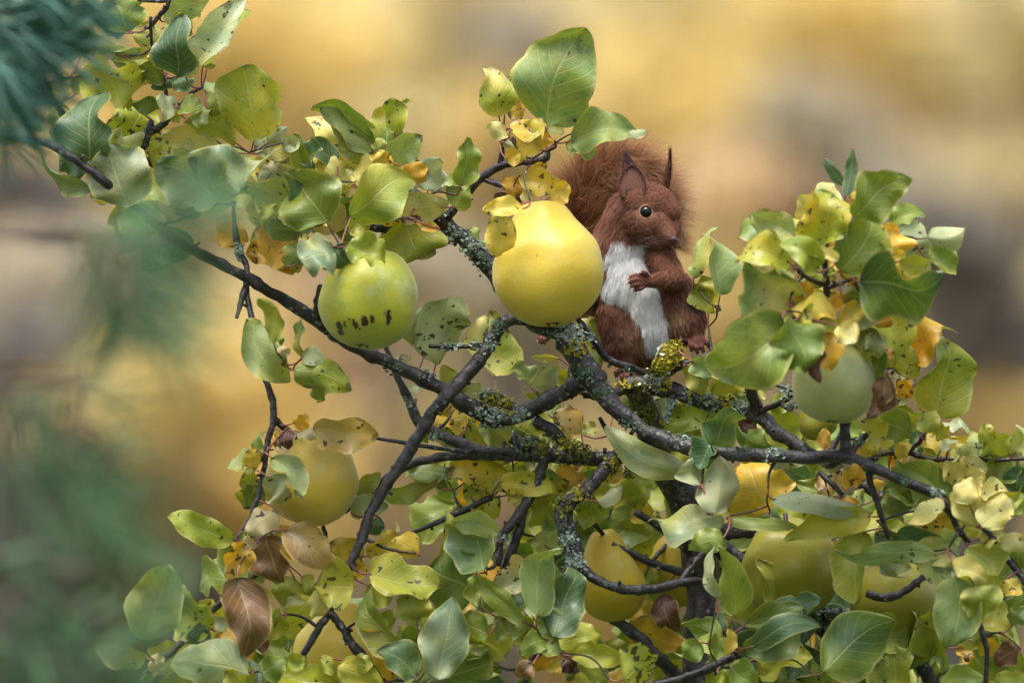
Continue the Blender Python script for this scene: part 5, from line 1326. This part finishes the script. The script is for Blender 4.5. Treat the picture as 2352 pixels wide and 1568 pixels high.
hm = [hit_px(x, y)[0] for x, y in [(1541, 562), (1532, 566), (1524, 566), (1515, 562)]]
hm = [np.array(v) + np.array([0, -.6 * PX, 0]) for v in hm if v is not None]
if len(hm) > 2:
    v, f = tube(catmull(hm, 4), np.full(len(hm) * 4 - 3, .8 * PX), 5)
    link('mouth', mesh_np('mouth', v, f, [M_NOSE]), sq)
M_CLAW = plain_material('claw_horn', rgb(.42, .30, .26), rgb(.66, .56, .52), 800, .35)
for q in DIG:
    a, b = np.array(S(*q[2])), np.array(S(*q[3]))
    mid = (a + b) / 2 + np.array([0, -2.5 * PX, 1.0 * PX])
    v, f = tube(catmull([a, mid, b], 5), np.linspace(4.0, .6, 11) * PX, 7)
    link('claw', mesh_np('claw', v, f, [M_CLAW]), sq)
W_ = []
for i in range(9):
    x, y = 1522 + rng.uniform(-10, 12), 543 + rng.uniform(-10, 12)
    hh_ = hit_px(x, y)[0]
    if hh_ is None: continue
    hh_ = np.array(hh_); L = rng.uniform(90, 150) * PX
    d_ = nrm([-1 if i < 6 else .6, -.6, rng.uniform(-.45, .40)])
    W_.append([hh_, hh_ + d_ * L * .35, hh_ + d_ * L * .7 + np.array([0, 0, -.06 * L]), hh_ + d_ * L + np.array([0, .1 * L, -.16 * L])])
hair_object('whiskers', np.array(W_), np.full((len(W_), 4, 3), .20), .035e-3, .012e-3, sq)

# ================================================================== pine boughs between the camera and the tree
M_NEEDLE = attr_material('pine_needle', .5, .4, .15, .3, 60)
M_PBARK = plain_material('pine_bark', rgb(.06, .04, .03), rgb(.13, .09, .06), 120, .8)
pine = empty('pine_tree', (-1.55, -2.2, 0))
tag(pine, 'blurred blue green pine tree hanging its needles in front of the quince', 'tree')
v, f = tube(catmull([(-1.55, -2.2, -.05), (-1.53, -2.2, 1.2), (-1.56, -2.2, 2.6), (-1.55, -2.2, 4.0)], 6), np.linspace(.11, .05, 19), 14, .2, 5)
link('trunk', mesh_np('trunk', v, f, [M_PBARK]), pine)
def pine_shoot(x0, y0, x1, y1, d, n, nl, tone=1.0, dz=.02):
    a = P(x0, y0, d); b = P(x1, y1, d + dz)
    ax = nrm(b - a); L = np.linalg.norm(b - a)
    k = rng.random(n)
    p = a + (b - a) * k[:, None]
    o_ = rng.normal(size=(n, 3)); o_ -= ax * (o_ @ ax)[:, None]; o_ = nrmrows(o_)
    dv = nrmrows(o_ * .75 + ax * rng.uniform(.5, 1.1, n)[:, None])
    ln = nl * rng.uniform(.75, 1.15, n)[:, None]
    w = nrmrows(np.cross(dv, rng.normal(size=(n, 3)))) * .0009
    tip = p + dv * ln + np.array([0, 0, -.004])
    V = np.stack([p - w, p + w, p + dv * ln * .6 + w, tip, p + dv * ln * .6 - w], 1).reshape(-1, 3)
    F = [(5 * i, 5 * i + 1, 5 * i + 2, 5 * i + 3, 5 * i + 4) for i in range(n)]
    c = np.array((.050, .115, .085) if d > -1.5 else (.055, .110, .050)) * tone * rng.uniform(.6, 1.5, (n, 1))
    return V, np.array(F), np.concatenate([c, np.ones((n, 1))], 1).repeat(5, 0), a, b
def pine_bough(pts, shoots, d, tone):
    """a limb through pts (x, y) at depth d with its shoots"""
    q = catmull([(-1.55, -2.2, P(0, pts[0][1], d)[2])] + [P(x, y, d) for x, y in pts], 6)
    v, f = tube(q, np.linspace(.0022, .0012, len(q)), 7, .2, 3)
    br = link('branch', mesh_np('branch', v, f, [M_PBARK]), pine)
    Vs, Fs, Cs, n_ = [], [], [], 0
    tv, tf = [], []
    for (x0, y0, x1, y1, n, nl) in shoots:
        V, F, C, a, b = pine_shoot(x0, y0, x1, y1, d + rng.uniform(-.06, .06), n, nl, tone)
        Vs.append(V); Fs.append(F + n_); Cs.append(C); n_ += len(V)
        near = q[np.argmin(np.linalg.norm(q - a, axis=1))]
        v, f = tube(catmull([near, (near + a) / 2 + np.array([0, 0, .003]), a, b], 4), np.linspace(.0028, .0012, 13), 5)
        k = len(tv); tv += v; tf += [tuple(i + k for i in t) for t in f]
    nd = link('needles', mesh_np('needles', np.concatenate(Vs), np.concatenate(Fs), [M_NEEDLE], smooth=False, col=np.concatenate(Cs)), br)
    nd['kind'] = 'stuff'
    st = link('shoots', mesh_np('shoots', tv, tf, [M_PBARK]), br); st['kind'] = 'stuff'
pine_bough([(-150,-60),(0,20),(110,60),(160,90)], [(0,0,190,20,90,.05),(-40,60,130,120,130,.05),(-60,120,90,200,130,.05),(20,-40,200,-30,80,.05),(-80,200,60,260,120,.05),(-60,20,60,70,130,.05),(40,60,170,60,60,.045),(-90,270,10,320,60,.045),(-60,90,20,240,90,.045)], -.8, 2.0)
pine_bough([(-200,520),(60,540),(240,550),(330,580)], [(180,520,330,640,40,.05),(260,550,400,510,44,.05),(300,580,380,700,50,.05),(200,600,260,740,36,.05),(400,490,500,450,28,.045),(240,660,340,780,50,.05),(300,700,420,800,24,.05)], -2.4, 2.0)
pine_bough([(-200,860),(0,900),(160,960),(280,1040)], [(-20,900,120,1000,26,.05),(60,960,220,1060,32,.05),(140,1050,240,1180,38,.05),(0,1050,100,1200,38,.05),(180,900,320,980,12,.045),(200,1150,300,1290,20,.05)], -2.0, 1.9)
pine_bough([(-200,1300),(0,1330),(160,1400),(330,1430)], [(-40,1280,100,1340,26,.05),(20,1400,120,1500,44,.05),(120,1440,300,1500,32,.05),(240,1420,400,1420,16,.045),(-60,1480,60,1568,44,.05),(200,1520,380,1568,28,.05),(330,1380,430,1350,10,.04)], -1.9, 2.0)
